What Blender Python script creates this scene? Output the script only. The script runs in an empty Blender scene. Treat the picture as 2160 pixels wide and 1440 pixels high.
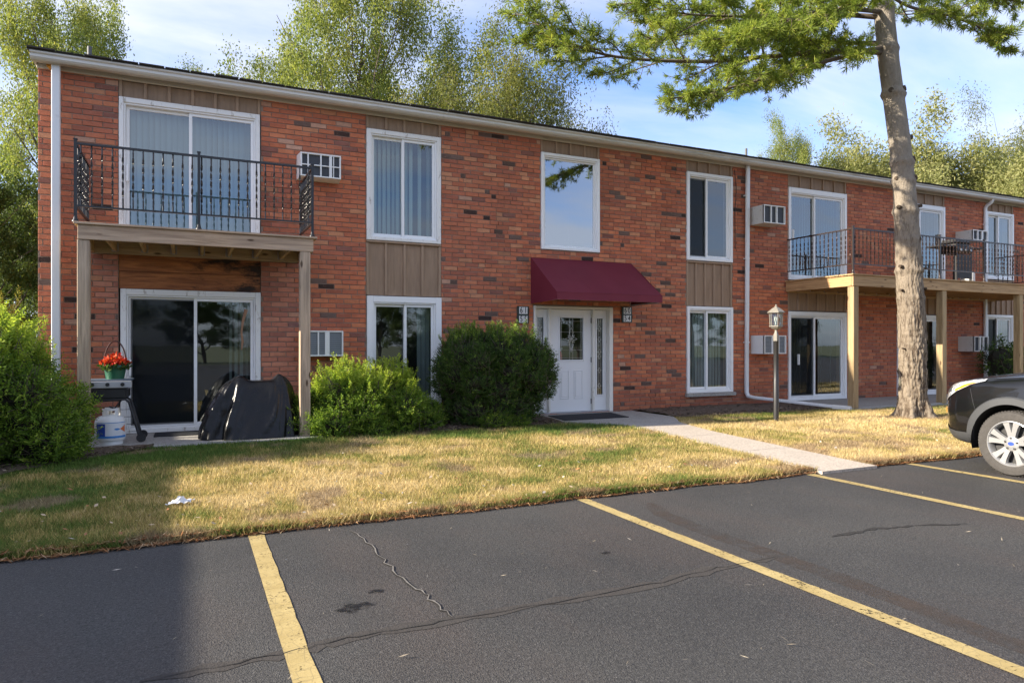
import bpy, bmesh, math, random
import numpy as np
from mathutils import Vector, Matrix

random.seed(7)
RNG = np.random.default_rng(7)
scene = bpy.context.scene
COL = scene.collection
R = math.radians

# ------------------------------------------------------------------ camera
CAM_H = 1.35
cam_data = bpy.data.cameras.new("camera")
cam_data.sensor_width = 36.0
cam_data.lens = 36.0 * 1457.0 / 2160.0
cam_data.shift_y = 8.0 / 2160.0
cam_data.clip_start = 0.05
cam_data.clip_end = 3000.0
cam = bpy.data.objects.new("camera", cam_data)
COL.objects.link(cam)
cam.location = (0, 0, CAM_H)
cam.rotation_euler = (R(90), 0, R(-25))
scene.camera = cam

# ------------------------------------------------------------------ sky, sun, exposure
SUN_EL, SUN_BEHIND = 22.6, 7.2
world = bpy.data.worlds.new("World")
scene.world = world
world.use_nodes = True
wn, wl = world.node_tree.nodes, world.node_tree.links
wn.clear()
w_out = wn.new("ShaderNodeOutputWorld")
w_bg = wn.new("ShaderNodeBackground")
w_bg.inputs["Strength"].default_value = 0.10
sky = wn.new("ShaderNodeTexSky")
sky.sky_type = 'NISHITA'
sky.sun_disc = False
sky.sun_elevation = R(SUN_EL)
sky.sun_rotation = R(270 + SUN_BEHIND)
sky.altitude = 200
sky.air_density = 1.0
sky.dust_density = 1.5
sky.ozone_density = 7.0
tc = wn.new("ShaderNodeTexCoord")
sep = wn.new("ShaderNodeSeparateXYZ")
wl.new(tc.outputs["Generated"], sep.inputs[0])
zadd = wn.new("ShaderNodeMath"); zadd.operation = 'ADD'; zadd.inputs[1].default_value = 0.16
wl.new(sep.outputs["Z"], zadd.inputs[0])
dx = wn.new("ShaderNodeMath"); dx.operation = 'DIVIDE'
dy = wn.new("ShaderNodeMath"); dy.operation = 'DIVIDE'
wl.new(sep.outputs["X"], dx.inputs[0]); wl.new(zadd.outputs[0], dx.inputs[1])
wl.new(sep.outputs["Y"], dy.inputs[0]); wl.new(zadd.outputs[0], dy.inputs[1])
comb = wn.new("ShaderNodeCombineXYZ")
wl.new(dx.outputs[0], comb.inputs[0]); wl.new(dy.outputs[0], comb.inputs[1])
cmap = wn.new("ShaderNodeMapping")
cmap.inputs["Rotation"].default_value = (0, 0, R(20))
cmap.inputs["Scale"].default_value = (0.55, 1.25, 1)
cmap.inputs["Location"].default_value = (1.7, 0.4, 0)
wl.new(comb.outputs[0], cmap.inputs[0])
cn = wn.new("ShaderNodeTexNoise")
cn.inputs["Scale"].default_value = 1.5
cn.inputs["Detail"].default_value = 9
cn.inputs["Roughness"].default_value = 0.56
cn.inputs["Distortion"].default_value = 0.25
wl.new(cmap.outputs[0], cn.inputs["Vector"])
cr = wn.new("ShaderNodeValToRGB")
cr.color_ramp.elements[0].position = 0.26
cr.color_ramp.elements[0].color = (0, 0, 0, 1)
cr.color_ramp.elements[1].position = 0.62
cr.color_ramp.elements[1].color = (0.75, 0.75, 0.75, 1)
wl.new(cn.outputs["Fac"], cr.inputs[0])
cmix = wn.new("ShaderNodeMix"); cmix.data_type = 'RGBA'
cmix.inputs["B"].default_value = (3.15, 3.2, 3.45, 1)
wl.new(cr.outputs[0], cmix.inputs["Factor"])
tint = wn.new("ShaderNodeMix"); tint.data_type = 'RGBA'; tint.blend_type = 'MULTIPLY'; tint.inputs["Factor"].default_value = 1.0
tint.inputs["B"].default_value = (1.02, 0.93, 0.98, 1)
wl.new(sky.outputs[0], tint.inputs["A"]); wl.new(tint.outputs["Result"], cmix.inputs["A"])
wl.new(cmix.outputs["Result"], w_bg.inputs["Color"])
wl.new(w_bg.outputs[0], w_out.inputs[0])

sun_data = bpy.data.lights.new("sun", 'SUN')
sun_data.energy = 3.3
sun_data.angle = R(0.5)
sun_data.color = (1.0, 0.90, 0.74)
sun = bpy.data.objects.new("sun", sun_data)
COL.objects.link(sun)
SUN_DIR = Vector((-math.cos(R(SUN_BEHIND)) * math.cos(R(SUN_EL)), math.sin(R(SUN_BEHIND)) * math.cos(R(SUN_EL)), math.sin(R(SUN_EL))))
sun.rotation_euler = (-SUN_DIR).to_track_quat('-Z', 'Y').to_euler()
sun.location = (-20, 0, 20)

vs = scene.view_settings
vs.view_transform = 'Standard'
vs.look = 'None'
vs.gamma = 1.0
vs.use_curve_mapping = False
vs.exposure = 1.9
scene.cycles.max_bounces = 8
scene.cycles.transparent_max_bounces = 12
scene.cycles.use_denoising = True
scene.cycles.sample_clamp_indirect = 6.0

# ------------------------------------------------------------------ helpers
F_PX, HOR = 1457.0, 728.0
CA, SA = math.cos(R(25)), math.sin(R(25))
D = 11.4                                   # distance of the facade plane

def fac(u, v, Y=D):                        # point of a wall plane seen at a picture position
    a = (u - 1080) / F_PX; t = Y / (CA - a * SA)
    return t * (SA + a * CA), CAM_H + t * (HOR - v) / F_PX

def gnd(u, v, z=0.0):
    a = (u - 1080) / F_PX; t = (z - CAM_H) / ((HOR - v) / F_PX)
    return t * (SA + a * CA), t * (CA - a * SA)

def pt(u, v, t):                           # point at depth t
    a = (u - 1080) / F_PX
    return Vector((t * (SA + a * CA), t * (CA - a * SA), CAM_H + t * (HOR - v) / F_PX))

def setp(o, label=None, cat=None, group=None, kind=None):
    if label: o["label"] = label
    if cat: o["category"] = cat
    if group: o["group"] = group
    if kind: o["kind"] = kind
    return o

def attach(o, parent):
    if parent is not None:
        o.parent = parent
        w = Vector((0, 0, 0)); p = parent
        while p is not None:
            w += p.location; p = p.parent
        if parent.parent is not None or parent.type != 'EMPTY':
            w = Vector((0, 0, 0))
        o.matrix_parent_inverse = Matrix.Translation(-w)
    return o

def thing(name, loc, label, cat, group=None):
    o = bpy.data.objects.new(name, None)
    o.empty_display_size = 0.2
    COL.objects.link(o)
    o.location = loc
    return setp(o, label, cat, group)

def part_empty(name, parent):
    o = bpy.data.objects.new(name, None)
    o.empty_display_size = 0.1
    COL.objects.link(o)
    return attach(o, parent)

def link_mesh(name, me, mat, parent=None):
    if mat is not None and not me.materials:
        me.materials.append(mat)
    o = bpy.data.objects.new(name, me)
    COL.objects.link(o)
    return attach(o, parent)

class MB:
    def __init__(self):
        self.v = []; self.f = []
    def add(self, vs_, fs_):
        n = len(self.v)
        self.v.extend([tuple(p) for p in vs_])
        self.f.extend([tuple(i + n for i in f) for f in fs_])
        return self
    def box(self, x0, x1, y0, y1, z0, z1):
        return self.add([(x0,y0,z0),(x1,y0,z0),(x1,y1,z0),(x0,y1,z0),(x0,y0,z1),(x1,y0,z1),(x1,y1,z1),(x0,y1,z1)],
                        [(0,3,2,1),(4,5,6,7),(0,1,5,4),(1,2,6,5),(2,3,7,6),(3,0,4,7)])
    def quad(self, a, b, c, d):
        return self.add([a, b, c, d], [(0, 1, 2, 3)])
    def bar(self, p, q, w, h=None, up=(0, 0, 1)):
        h = h or w
        p, q = Vector(p), Vector(q); d = (q - p).normalized()
        up = Vector(up)
        if abs(d.dot(up)) > 0.98: up = Vector((1, 0, 0))
        s = d.cross(up).normalized() * (w / 2); t = s.cross(d).normalized() * (h / 2)
        vs_ = [p - s - t, p + s - t, p + s + t, p - s + t, q - s - t, q + s - t, q + s + t, q - s + t]
        return self.add(vs_, [(0,3,2,1),(4,5,6,7),(0,1,5,4),(1,2,6,5),(2,3,7,6),(3,0,4,7)])
    def tube(self, pts, rads, n=8, cap=True):
        pts = [Vector(p) for p in pts]
        if not hasattr(rads, '__len__'): rads = [rads] * len(pts)
        rings = []; prev = None; base = len(self.v)
        for i, p in enumerate(pts):
            d = (pts[min(i + 1, len(pts) - 1)] - pts[max(i - 1, 0)]).normalized()
            if prev is None:
                a = Vector((0, 0, 1)) if abs(d.z) < 0.9 else Vector((1, 0, 0))
                s = d.cross(a).normalized()
            else:
                s = (prev - d * prev.dot(d)).normalized()
            prev = s; t = d.cross(s)
            for k in range(n):
                an = 2 * math.pi * k / n
                self.v.append(tuple(p + (s * math.cos(an) + t * math.sin(an)) * rads[i]))
        for i in range(len(pts) - 1):
            for k in range(n):
                a = base + i * n + k; b = base + i * n + (k + 1) % n
                self.f.append((a, b, b + n, a + n))
        if cap:
            self.f.append(tuple(base + k for k in reversed(range(n))))
            self.f.append(tuple(base + (len(pts) - 1) * n + k for k in range(n)))
        return self
    def lathe(self, prof, n=24, c=(0, 0, 0), axis='Z', cap=True):
        base = len(self.v); m = len(prof)
        for r, z in prof:
            for k in range(n):
                an = 2 * math.pi * k / n; x, y = r * math.cos(an), r * math.sin(an)
                p = (x, y, z) if axis == 'Z' else ((z, x, y) if axis == 'X' else (y, z, x))
                self.v.append((p[0] + c[0], p[1] + c[1], p[2] + c[2]))
        for i in range(m - 1):
            for k in range(n):
                a = base + i * n + k; b = base + i * n + (k + 1) % n
                self.f.append((a, b, b + n, a + n))
        if cap:
            self.f.append(tuple(base + k for k in reversed(range(n))))
            self.f.append(tuple(base + (m - 1) * n + k for k in range(n)))
        return self
    def prism(self, outline, y0, y1):       # outline of (x, z)
        n = len(outline)
        vs_ = [(x, y0, z) for x, z in outline] + [(x, y1, z) for x, z in outline]
        fs_ = [tuple(range(n)), tuple(reversed(range(n, 2 * n)))] + [(i, i + n, (i + 1) % n + n, (i + 1) % n) for i in range(n)]
        return self.add(vs_, fs_)
    def mesh(self, name, smooth=False, bevel=0.0, segs=1):
        me = bpy.data.meshes.new(name)
        me.from_pydata(self.v, [], self.f)
        if bevel:
            bm = bmesh.new(); bm.from_mesh(me)
            bmesh.ops.recalc_face_normals(bm, faces=bm.faces)
            es = [e for e in bm.edges if len(e.link_faces) == 2 and e.calc_face_angle(0) > 0.5]
            bmesh.ops.bevel(bm, geom=es, offset=bevel, segments=segs, affect='EDGES', clamp_overlap=True)
            bm.to_mesh(me); bm.free()
        else:
            bm = bmesh.new(); bm.from_mesh(me)
            bmesh.ops.recalc_face_normals(bm, faces=bm.faces)
            bm.to_mesh(me); bm.free()
        if smooth:
            me.shade_smooth()
            try: me.set_sharp_from_angle(angle=R(40))
            except Exception: pass
        return me
    def build(self, name, mat, parent=None, smooth=False, bevel=0.0, segs=1):
        return link_mesh(name, self.mesh(name, smooth, bevel, segs), mat, parent)

def np_mesh(name, verts, faces, mat, parent=None, smooth=False, attrs=None, col=None):
    verts = np.asarray(verts, np.float32); faces = np.asarray(faces, np.int32)
    me = bpy.data.meshes.new(name)
    nv, (nf, k) = len(verts), faces.shape
    me.vertices.add(nv); me.vertices.foreach_set("co", verts.ravel())
    me.loops.add(nf * k); me.loops.foreach_set("vertex_index", faces.ravel())
    me.polygons.add(nf)
    me.polygons.foreach_set("loop_start", np.arange(0, nf * k, k, dtype=np.int32))
    me.polygons.foreach_set("loop_total", np.full(nf, k, np.int32))
    me.update(calc_edges=True)
    for an, val in (attrs or {}).items():
        at = me.attributes.new(an, 'FLOAT', 'POINT'); at.data.foreach_set("value", np.asarray(val, np.float32))
    if col is not None:
        at = me.color_attributes.new("col", 'FLOAT_COLOR', 'POINT')
        c4 = np.ones((nv, 4), np.float32); c4[:, :3] = col
        at.data.foreach_set("color", c4.ravel())
    if smooth: me.shade_smooth()
    if mat is None: return me
    return link_mesh(name, me, mat, parent)

_perm = np.random.default_rng(3).random((256, 256))
def vnoise(x, y):
    xi, yi = np.floor(x).astype(int), np.floor(y).astype(int)
    fx, fy = x - xi, y - yi
    fx = fx * fx * (3 - 2 * fx); fy = fy * fy * (3 - 2 * fy)
    g = lambda a, b: _perm[a % 256, b % 256]
    return (g(xi, yi) * (1 - fx) + g(xi + 1, yi) * fx) * (1 - fy) + (g(xi, yi + 1) * (1 - fx) + g(xi + 1, yi + 1) * fx) * fy
def fbm(x, y, o=4):
    s = 0; a = 0.5; n = 0
    for i in range(o):
        s = s + a * vnoise(x * 2**i + 17.3 * i, y * 2**i + 5.1 * i); n += a; a *= 0.55
    return s / n

# ------------------------------------------------------------------ materials
class Mat:
    def __init__(self, name):
        self.m = bpy.data.materials.new(name); self.m.use_nodes = True
        self.nt = self.m.node_tree; self.n = self.nt.nodes; self.l = self.nt.links
        self.b = self.n["Principled BSDF"]; self.out = self.n["Material Output"]
    def node(self, t, **kw):
        nd = self.n.new(t)
        for k, v in kw.items(): setattr(nd, k, v)
        return nd
    def put(self, sock, v):
        if hasattr(v, 'is_output') or isinstance(v, bpy.types.NodeSocket): self.l.new(v, sock)
        elif hasattr(v, '__len__') and len(v) == 3 and sock.type == 'RGBA': sock.default_value = (*v, 1)
        else: sock.default_value = v
    def coords(self, scale=(1, 1, 1), rot=(0, 0, 0), src="Object"):
        t = self.node("ShaderNodeTexCoord"); mp = self.node("ShaderNodeMapping")
        mp.inputs["Scale"].default_value = scale; mp.inputs["Rotation"].default_value = rot
        self.l.new(t.outputs[src], mp.inputs[0]); return mp.outputs[0]
    def noise(self, scale, detail=4, rough=0.55, vec=None, dist=0.0):
        nd = self.node("ShaderNodeTexNoise")
        nd.inputs["Scale"].default_value = scale; nd.inputs["Detail"].default_value = detail
        nd.inputs["Roughness"].default_value = rough; nd.inputs["Distortion"].default_value = dist
        self.l.new(vec if vec is not None else self.coords(), nd.inputs["Vector"]); return nd.outputs["Fac"]
    def voronoi(self, scale, vec=None, feature='F1', out="Distance", rnd=1.0):
        nd = self.node("ShaderNodeTexVoronoi"); nd.feature = feature
        nd.inputs["Scale"].default_value = scale; nd.inputs["Randomness"].default_value = rnd
        self.l.new(vec if vec is not None else self.coords(), nd.inputs["Vector"]); return nd.outputs[out]
    def ramp(self, fac, stops, mode='LINEAR'):
        nd = self.node("ShaderNodeValToRGB"); cr_ = nd.color_ramp; cr_.interpolation = mode
        while len(cr_.elements) < len(stops): cr_.elements.new(0.5)
        for e, (p, c) in zip(cr_.elements, stops):
            e.position = p; e.color = (c, c, c, 1) if not hasattr(c, '__len__') else (*c, 1)
        self.put(nd.inputs[0], fac); return nd.outputs[0]
    def mix(self, f, a, b, mode='MIX'):
        nd = self.node("ShaderNodeMix"); nd.data_type = 'RGBA'; nd.blend_type = mode
        self.put(nd.inputs["Factor"], f); self.put(nd.inputs["A"], a); self.put(nd.inputs["B"], b)
        return nd.outputs["Result"]
    def math(self, op, a, b=0.0):
        nd = self.node("ShaderNodeMath"); nd.operation = op
        self.put(nd.inputs[0], a); self.put(nd.inputs[1], b); return nd.outputs[0]
    def attr(self, name, out="Fac"):
        nd = self.node("ShaderNodeAttribute"); nd.attribute_name = name; return nd.outputs[out]
    def bump(self, h, strength=0.3, dist=0.01):
        nd = self.node("ShaderNodeBump"); nd.inputs["Strength"].default_value = strength
        nd.inputs["Distance"].default_value = dist; self.put(nd.inputs["Height"], h)
        self.l.new(nd.outputs[0], self.b.inputs["Normal"]); return self
    def set(self, color=None, rough=None, metal=None, spec=None, **kw):
        if color is not None: self.put(self.b.inputs["Base Color"], color)
        if rough is not None: self.put(self.b.inputs["Roughness"], rough)
        if metal is not None: self.put(self.b.inputs["Metallic"], metal)
        if spec is not None: self.put(self.b.inputs["Specular IOR Level"], spec)
        for k, v in kw.items(): self.put(self.b.inputs[k], v)
        return self

def plain(name, color, rough=0.6, metal=0.0, var=0.15, scale=6.0, bump=0.0, spec=None, bscale=None):
    m = Mat(name); c = np.array(color)
    m.set(m.mix(m.noise(scale, 5), tuple(c * (1 - var)), tuple(np.minimum(c * (1 + var), 1))), rough, metal, spec)
    if bump: m.bump(m.noise(bscale or scale * 4, 4), bump, 0.01)
    return m.m

def brick_material(name, vertex):
    m = Mat(name)
    if vertex: src = m.attr("col", "Color")
    else: src = m.node("ShaderNodeObjectInfo").outputs["Color"]
    g = m.node("ShaderNodeNewGeometry").outputs["Position"]
    mp = m.node("ShaderNodeMapping"); m.l.new(g, mp.inputs[0]); mp.inputs["Scale"].default_value = (1, 1, 1)
    n1 = m.noise(14, 6, 0.6, mp.outputs[0])
    c = m.mix(m.ramp(n1, [(0.3, 0.0), (0.7, 1.0)]), m.mix(0.28, src, (0.10, 0.04, 0.03)), src)
    n2 = m.noise(55, 3, 0.6, mp.outputs[0])
    c = m.mix(m.ramp(n2, [(0.60, 0.0), (0.76, 0.4)]), c, (0.62, 0.36, 0.24))
    n3 = m.noise(1.1, 4, 0.6, mp.outputs[0])
    c = m.mix(m.ramp(n3, [(0.35, 0.15), (0.6, 0.0)]), c, (0.20, 0.10, 0.07))
    m.set(c, 0.9, spec=0.1).bump(m.noise(120, 5, 0.7, mp.outputs[0]), 0.5, 0.006)
    return m.m

def wood_material(name, base, dark, axis='X', knots=True, grey=0.3):
    m = Mat(name)
    sc = {'X': (0.7, 14, 14), 'Y': (14, 0.7, 14), 'Z': (14, 14, 0.7)}[axis]
    v = m.coords(sc)
    g = m.noise(2.2, 8, 0.62, v, 0.6)
    c = m.mix(m.ramp(g, [(0.35, 0.0), (0.62, 1.0)]), dark, base)
    w = m.noise(0.9, 3, 0.5)
    c = m.mix(m.ramp(w, [(0.35, grey), (0.7, 0.0)]), c, (0.24, 0.22, 0.20))
    if knots:
        ks = {'X': (2.2, 7, 7), 'Y': (7, 2.2, 7), 'Z': (7, 7, 2.2)}[axis]
        vd = m.voronoi(1.0, m.coords(ks))
        c = m.mix(m.ramp(vd, [(0.07, 0.85), (0.14, 0.0)]), c, (0.05, 0.025, 0.012))
    m.set(c, 0.75, spec=0.25).bump(g, 0.35, 0.006)
    return m.m

def leaf_material(name, ramp, trans=0.35, rough=0.55, attr="rnd"):
    m = Mat(name)
    c = m.ramp(m.attr(attr), ramp)
    m.set(c, rough, spec=0.15)
    t = m.node("ShaderNodeBsdfTranslucent"); m.l.new(m.mix(1.0, c, (1.25, 1.25, 0.7), 'MULTIPLY'), t.inputs[0])
    mx = m.node("ShaderNodeMixShader"); mx.inputs[0].default_value = trans
    m.l.new(m.b.outputs[0], mx.inputs[1]); m.l.new(t.outputs[0], mx.inputs[2]); m.l.new(mx.outputs[0], m.out.inputs[0])
    return m.m

def glass_material(name, f0, tint=(0.9, 0.97, 1.0), warp=0.02):
    m = Mat(name); m.n.remove(m.b)
    lw = m.node("ShaderNodeLayerWeight"); lw.inputs["Blend"].default_value = 0.5
    p = m.math('POWER', lw.outputs["Facing"], 4.0)
    f = m.math('ADD', m.math('MULTIPLY', p, 1.0 - f0), f0)
    bp = m.node("ShaderNodeBump"); bp.inputs["Strength"].default_value = warp; bp.inputs["Distance"].default_value = 0.05
    m.l.new(m.noise(1.6, 2, 0.5), bp.inputs["Height"])
    gl = m.node("ShaderNodeBsdfGlossy"); gl.inputs["Roughness"].default_value = 0.0
    gl.inputs["Color"].default_value = (*tint, 1)
    m.l.new(bp.outputs[0], gl.inputs["Normal"])
    tr = m.node("ShaderNodeBsdfTransparent"); tr.inputs[0].default_value = (0.80, 0.86, 0.86, 1)
    mx = m.node("ShaderNodeMixShader")
    m.l.new(f, mx.inputs[0]); m.l.new(tr.outputs[0], mx.inputs[1]); m.l.new(gl.outputs[0], mx.inputs[2])
    m.l.new(mx.outputs[0], m.out.inputs[0])
    return m.m

M = {}
M['brick_obj'] = brick_material("brick_single", False)
M['brick'] = brick_material("brick_courses", True)
M['mortar'] = plain("mortar", (0.27, 0.20, 0.155), 0.95, var=0.3, scale=8, bump=0.4, bscale=90)
def side_brick():
    m = Mat("side_brick")
    bt = m.node("ShaderNodeTexBrick"); bt.inputs["Scale"].default_value = 1
    bt.inputs["Color1"].default_value = (0.30, 0.10, 0.055, 1); bt.inputs["Color2"].default_value = (0.20, 0.075, 0.05, 1)
    bt.inputs["Mortar"].default_value = (0.17, 0.13, 0.1, 1); bt.inputs["Mortar Size"].default_value = 0.006
    bt.inputs["Brick Width"].default_value = 0.25; bt.inputs["Row Height"].default_value = 0.078
    m.l.new(m.coords(rot=(R(90), 0, R(90))), bt.inputs["Vector"])
    m.set(bt.outputs["Color"], 0.9); m.bump(bt.outputs["Fac"], -0.5, 0.01); return m.m
M['side_brick'] = side_brick()
def weathered(name, col, under, amt=0.55, rough=0.5, scale=7, stretch=(1, 1, 1)):
    m = Mat(name)
    n = m.noise(scale, 8, 0.7, m.coords(stretch))
    c = m.mix(m.ramp(n, [(amt, 0.0), (amt + 0.10, 1.0)]), col, under)
    m.set(c, rough, spec=0.35).bump(n, 0.15, 0.005); return m.m
M['white'] = weathered("white_vinyl", (0.86, 0.86, 0.85), (0.70, 0.70, 0.68), 0.62, 0.4, 5)
M['old_white'] = weathered("peeling_white_paint", (0.82, 0.81, 0.78), (0.42, 0.38, 0.33), 0.56, 0.6, 11, (1, 1, 0.35))
M['shutter_white'] = weathered("white_enamel", (0.74, 0.75, 0.75), (0.50, 0.48, 0.44), 0.60, 0.35, 6)
M['gutter'] = weathered("gutter_metal", (0.62, 0.60, 0.55), (0.42, 0.39, 0.33), 0.55, 0.42, 1.6, (0.5, 6, 6))
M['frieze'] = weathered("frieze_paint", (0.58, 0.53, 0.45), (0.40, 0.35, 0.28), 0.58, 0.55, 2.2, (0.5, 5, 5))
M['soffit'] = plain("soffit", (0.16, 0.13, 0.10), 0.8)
M['downspout'] = weathered("downspout_metal", (0.74, 0.75, 0.75), (0.58, 0.58, 0.58), 0.62, 0.38, 3)
def siding(name, col):
    m = Mat(name); c = np.array(col)
    n = m.noise(3, 6, 0.65, m.coords((6, 6, 0.8)))
    cc = m.mix(m.ramp(n, [(0.3, 0.0), (0.7, 1.0)]), tuple(c * 0.78), tuple(c * 1.12))
    sp = m.voronoi(4.5)
    cc = m.mix(m.ramp(sp, [(0.03, 0.8), (0.05, 0.0)]), cc, (0.05, 0.04, 0.03))
    m.set(cc, 0.7, spec=0.3).bump(n, 0.2, 0.005); return m.m
M['siding'] = siding("tan_siding", (0.33, 0.225, 0.150))
M['batten'] = siding("tan_batten", (0.37, 0.255, 0.172))
M['shingle'] = plain("shingle", (0.05, 0.045, 0.04), 0.95, var=0.4, scale=25, bump=0.6)
M['glass'] = glass_material("window_glass", 0.13)
M['glass_blue'] = glass_material("window_glass_reflective", 0.17)
M['glass_stair'] = glass_material("stair_window_glass", 0.36, (0.92, 0.97, 1.0), 0.015)
M['screen'] = None
def screen():
    m = Mat("insect_screen"); m.set((0.012, 0.014, 0.016), 0.9, spec=0.1)
    tr = m.node("ShaderNodeBsdfTransparent"); mx = m.node("ShaderNodeMixShader"); mx.inputs[0].default_value = 0.62
    m.l.new(tr.outputs[0], mx.inputs[1]); m.l.new(m.b.outputs[0], mx.inputs[2]); m.l.new(mx.outputs[0], m.out.inputs[0]); return m.m
M['screen'] = screen()
M['blind'] = plain("blind_vinyl", (0.17, 0.26, 0.29), 0.5, var=0.06)
M['curtain'] = plain("curtain_cloth", (0.22, 0.26, 0.25), 0.9, var=0.1)
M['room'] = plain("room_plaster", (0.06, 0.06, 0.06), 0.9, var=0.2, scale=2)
M['wood_x'] = wood_material("treated_lumber_across", (0.56, 0.40, 0.265), (0.32, 0.215, 0.135), 'X')
M['wood_y'] = wood_material("treated_lumber_deep", (0.62, 0.44, 0.23), (0.38, 0.25, 0.12), 'Y', grey=0.1)
M['wood_z'] = wood_material("treated_lumber_upright", (0.56, 0.42, 0.29), (0.29, 0.21, 0.14), 'Z')
M['wood2_x'] = wood_material("new_lumber_across", (0.50, 0.33, 0.17), (0.30, 0.185, 0.085), 'X', grey=0.08)
M['wood2_y'] = wood_material("new_lumber_deep", (0.50, 0.31, 0.15), (0.30, 0.17, 0.075), 'Y', grey=0.05)
M['wood2_z'] = wood_material("new_lumber_upright", (0.44, 0.32, 0.17), (0.26, 0.18, 0.09), 'Z', grey=0.1)
def rot_board():
    m = Mat("rotten_header_board")
    g = m.noise(2, 8, 0.65, m.coords((0.8, 10, 10)), 0.8)
    c = m.mix(m.ramp(g, [(0.35, 0.0), (0.65, 1.0)]), (0.22, 0.075, 0.028), (0.50, 0.19, 0.065))
    gx = m.node("ShaderNodeSeparateXYZ"); m.l.new(m.coords(), gx.inputs[0])
    n = m.noise(2.4, 7, 0.72, m.coords((1, 1, 2.4)))
    e = m.math('ADD', m.math('MULTIPLY', gx.outputs[0], 0.16), n)
    c = m.mix(m.ramp(e, [(0.56, 0.0), (0.70, 0.95)]), c, (0.014, 0.010, 0.008))
    m.set(c, 0.8).bump(n, 0.6, 0.02); return m.m
M['rot'] = rot_board()
M['iron'] = plain("black_iron", (0.009, 0.009, 0.010), 0.34, var=0.2, spec=0.55)
M['iron_brown'] = plain("brown_iron", (0.026, 0.015, 0.012), 0.34, var=0.25, spec=0.55)
M['twist'] = plain("twisted_iron", (0.055, 0.052, 0.05), 0.26, 0.75, var=0.2)
M['twist_brown'] = plain("twisted_brown_iron", (0.09, 0.06, 0.05), 0.26, 0.7, var=0.2)
M['galv'] = plain("galvanised_steel", (0.45, 0.45, 0.46), 0.4, 0.9, scale=40)
M['black_plastic'] = plain("black_plastic", (0.012, 0.012, 0.013), 0.45)
M['grey_metal'] = plain("grey_metal", (0.42, 0.43, 0.45), 0.35, 0.5)
M['grille_dark'] = plain("grille_dark", (0.045, 0.05, 0.06), 0.6)
M['grille_grey'] = plain("grille_grey", (0.17, 0.20, 0.23), 0.6)
M['ac_white'] = weathered("ac_case_paint", (0.78, 0.78, 0.76), (0.55, 0.52, 0.47), 0.60, 0.45, 8)
M['ac_grey'] = weathered("ac_case_grey", (0.55, 0.54, 0.51), (0.36, 0.32, 0.28), 0.58, 0.5, 8)
def canvas():
    m = Mat("maroon_canvas")
    n = m.noise(2.5, 5)
    m.set(m.mix(n, (0.13, 0.014, 0.028), (0.18, 0.024, 0.042)), 0.62, spec=0.3)
    w = m.noise(220, 2); m.bump(m.math('ADD', m.math('MULTIPLY', w, 0.15), n), 0.12, 0.02); return m.m
M['awning'] = canvas()
M['sign_green'] = plain("sign_green", (0.018, 0.032, 0.026), 0.5)
M['tile_white'] = plain("number_tile_white", (0.72, 0.72, 0.70), 0.4, var=0.05)
M['ink'] = plain("number_black", (0.012, 0.012, 0.012), 0.5)
M['door_white'] = weathered("door_paint", (0.80, 0.80, 0.79), (0.66, 0.64, 0.60), 0.66, 0.45, 4)
M['door_trim'] = weathered("door_trim_paint", (0.78, 0.75, 0.68), (0.55, 0.50, 0.42), 0.60, 0.5, 8)
M['lead'] = plain("leaded_came", (0.62, 0.60, 0.55), 0.3, 0.8)
M['mat'] = plain("rubber_mat", (0.012, 0.014, 0.018), 0.9, bump=0.4, bscale=200)
M['red'] = plain("red_enamel", (0.55, 0.02, 0.02), 0.3)

# ================================================================== THE SETTING
def asphalt():
    m = Mat("asphalt")
    v = m.coords()
    big = m.noise(0.45, 6, 0.6)
    c = m.mix(m.ramp(big, [(0.32, 0.0), (0.62, 1.0)]), (0.036, 0.0345, 0.032), (0.072, 0.068, 0.061))
    brown = m.noise(0.8, 5, 0.6, m.coords((1, 0.45, 1), (0, 0, 0.5)))
    c = m.mix(m.ramp(brown, [(0.46, 0.0), (0.66, 0.75)]), c, (0.090, 0.068, 0.055))
    agg = m.voronoi(150, v)
    c = m.mix(m.ramp(m.voronoi(150, v, out="Color"), [(0.5, 0.0), (0.95, 0.55)]), c, (0.15, 0.142, 0.132))
    sp = m.voronoi(26, v)
    c = m.mix(m.ramp(sp, [(0.035, 0.75), (0.06, 0.0)]), c, (0.36, 0.35, 0.33))
    grain = m.noise(48, 4, 0.8)
    c = m.mix(m.ramp(grain, [(0.34, 0.75), (0.50, 0.0)]), c, (0.016, 0.0155, 0.015))
    c = m.mix(m.ramp(grain, [(0.56, 0.0), (0.72, 0.5)]), c, (0.145, 0.137, 0.125))
    fine = m.noise(110, 5, 0.75)
    c = m.mix(m.ramp(fine, [(0.40, 0.7), (0.53, 0.0)]), c, (0.016, 0.016, 0.017))
    m.set(c, m.ramp(big, [(0.3, 0.62), (0.7, 0.82)]), spec=0.4)
    h = m.math('ADD', m.math('MULTIPLY', agg, 0.8), fine)
    m.bump(h, 0.6, 0.008); return m.m
M['asphalt'] = asphalt()
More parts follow.
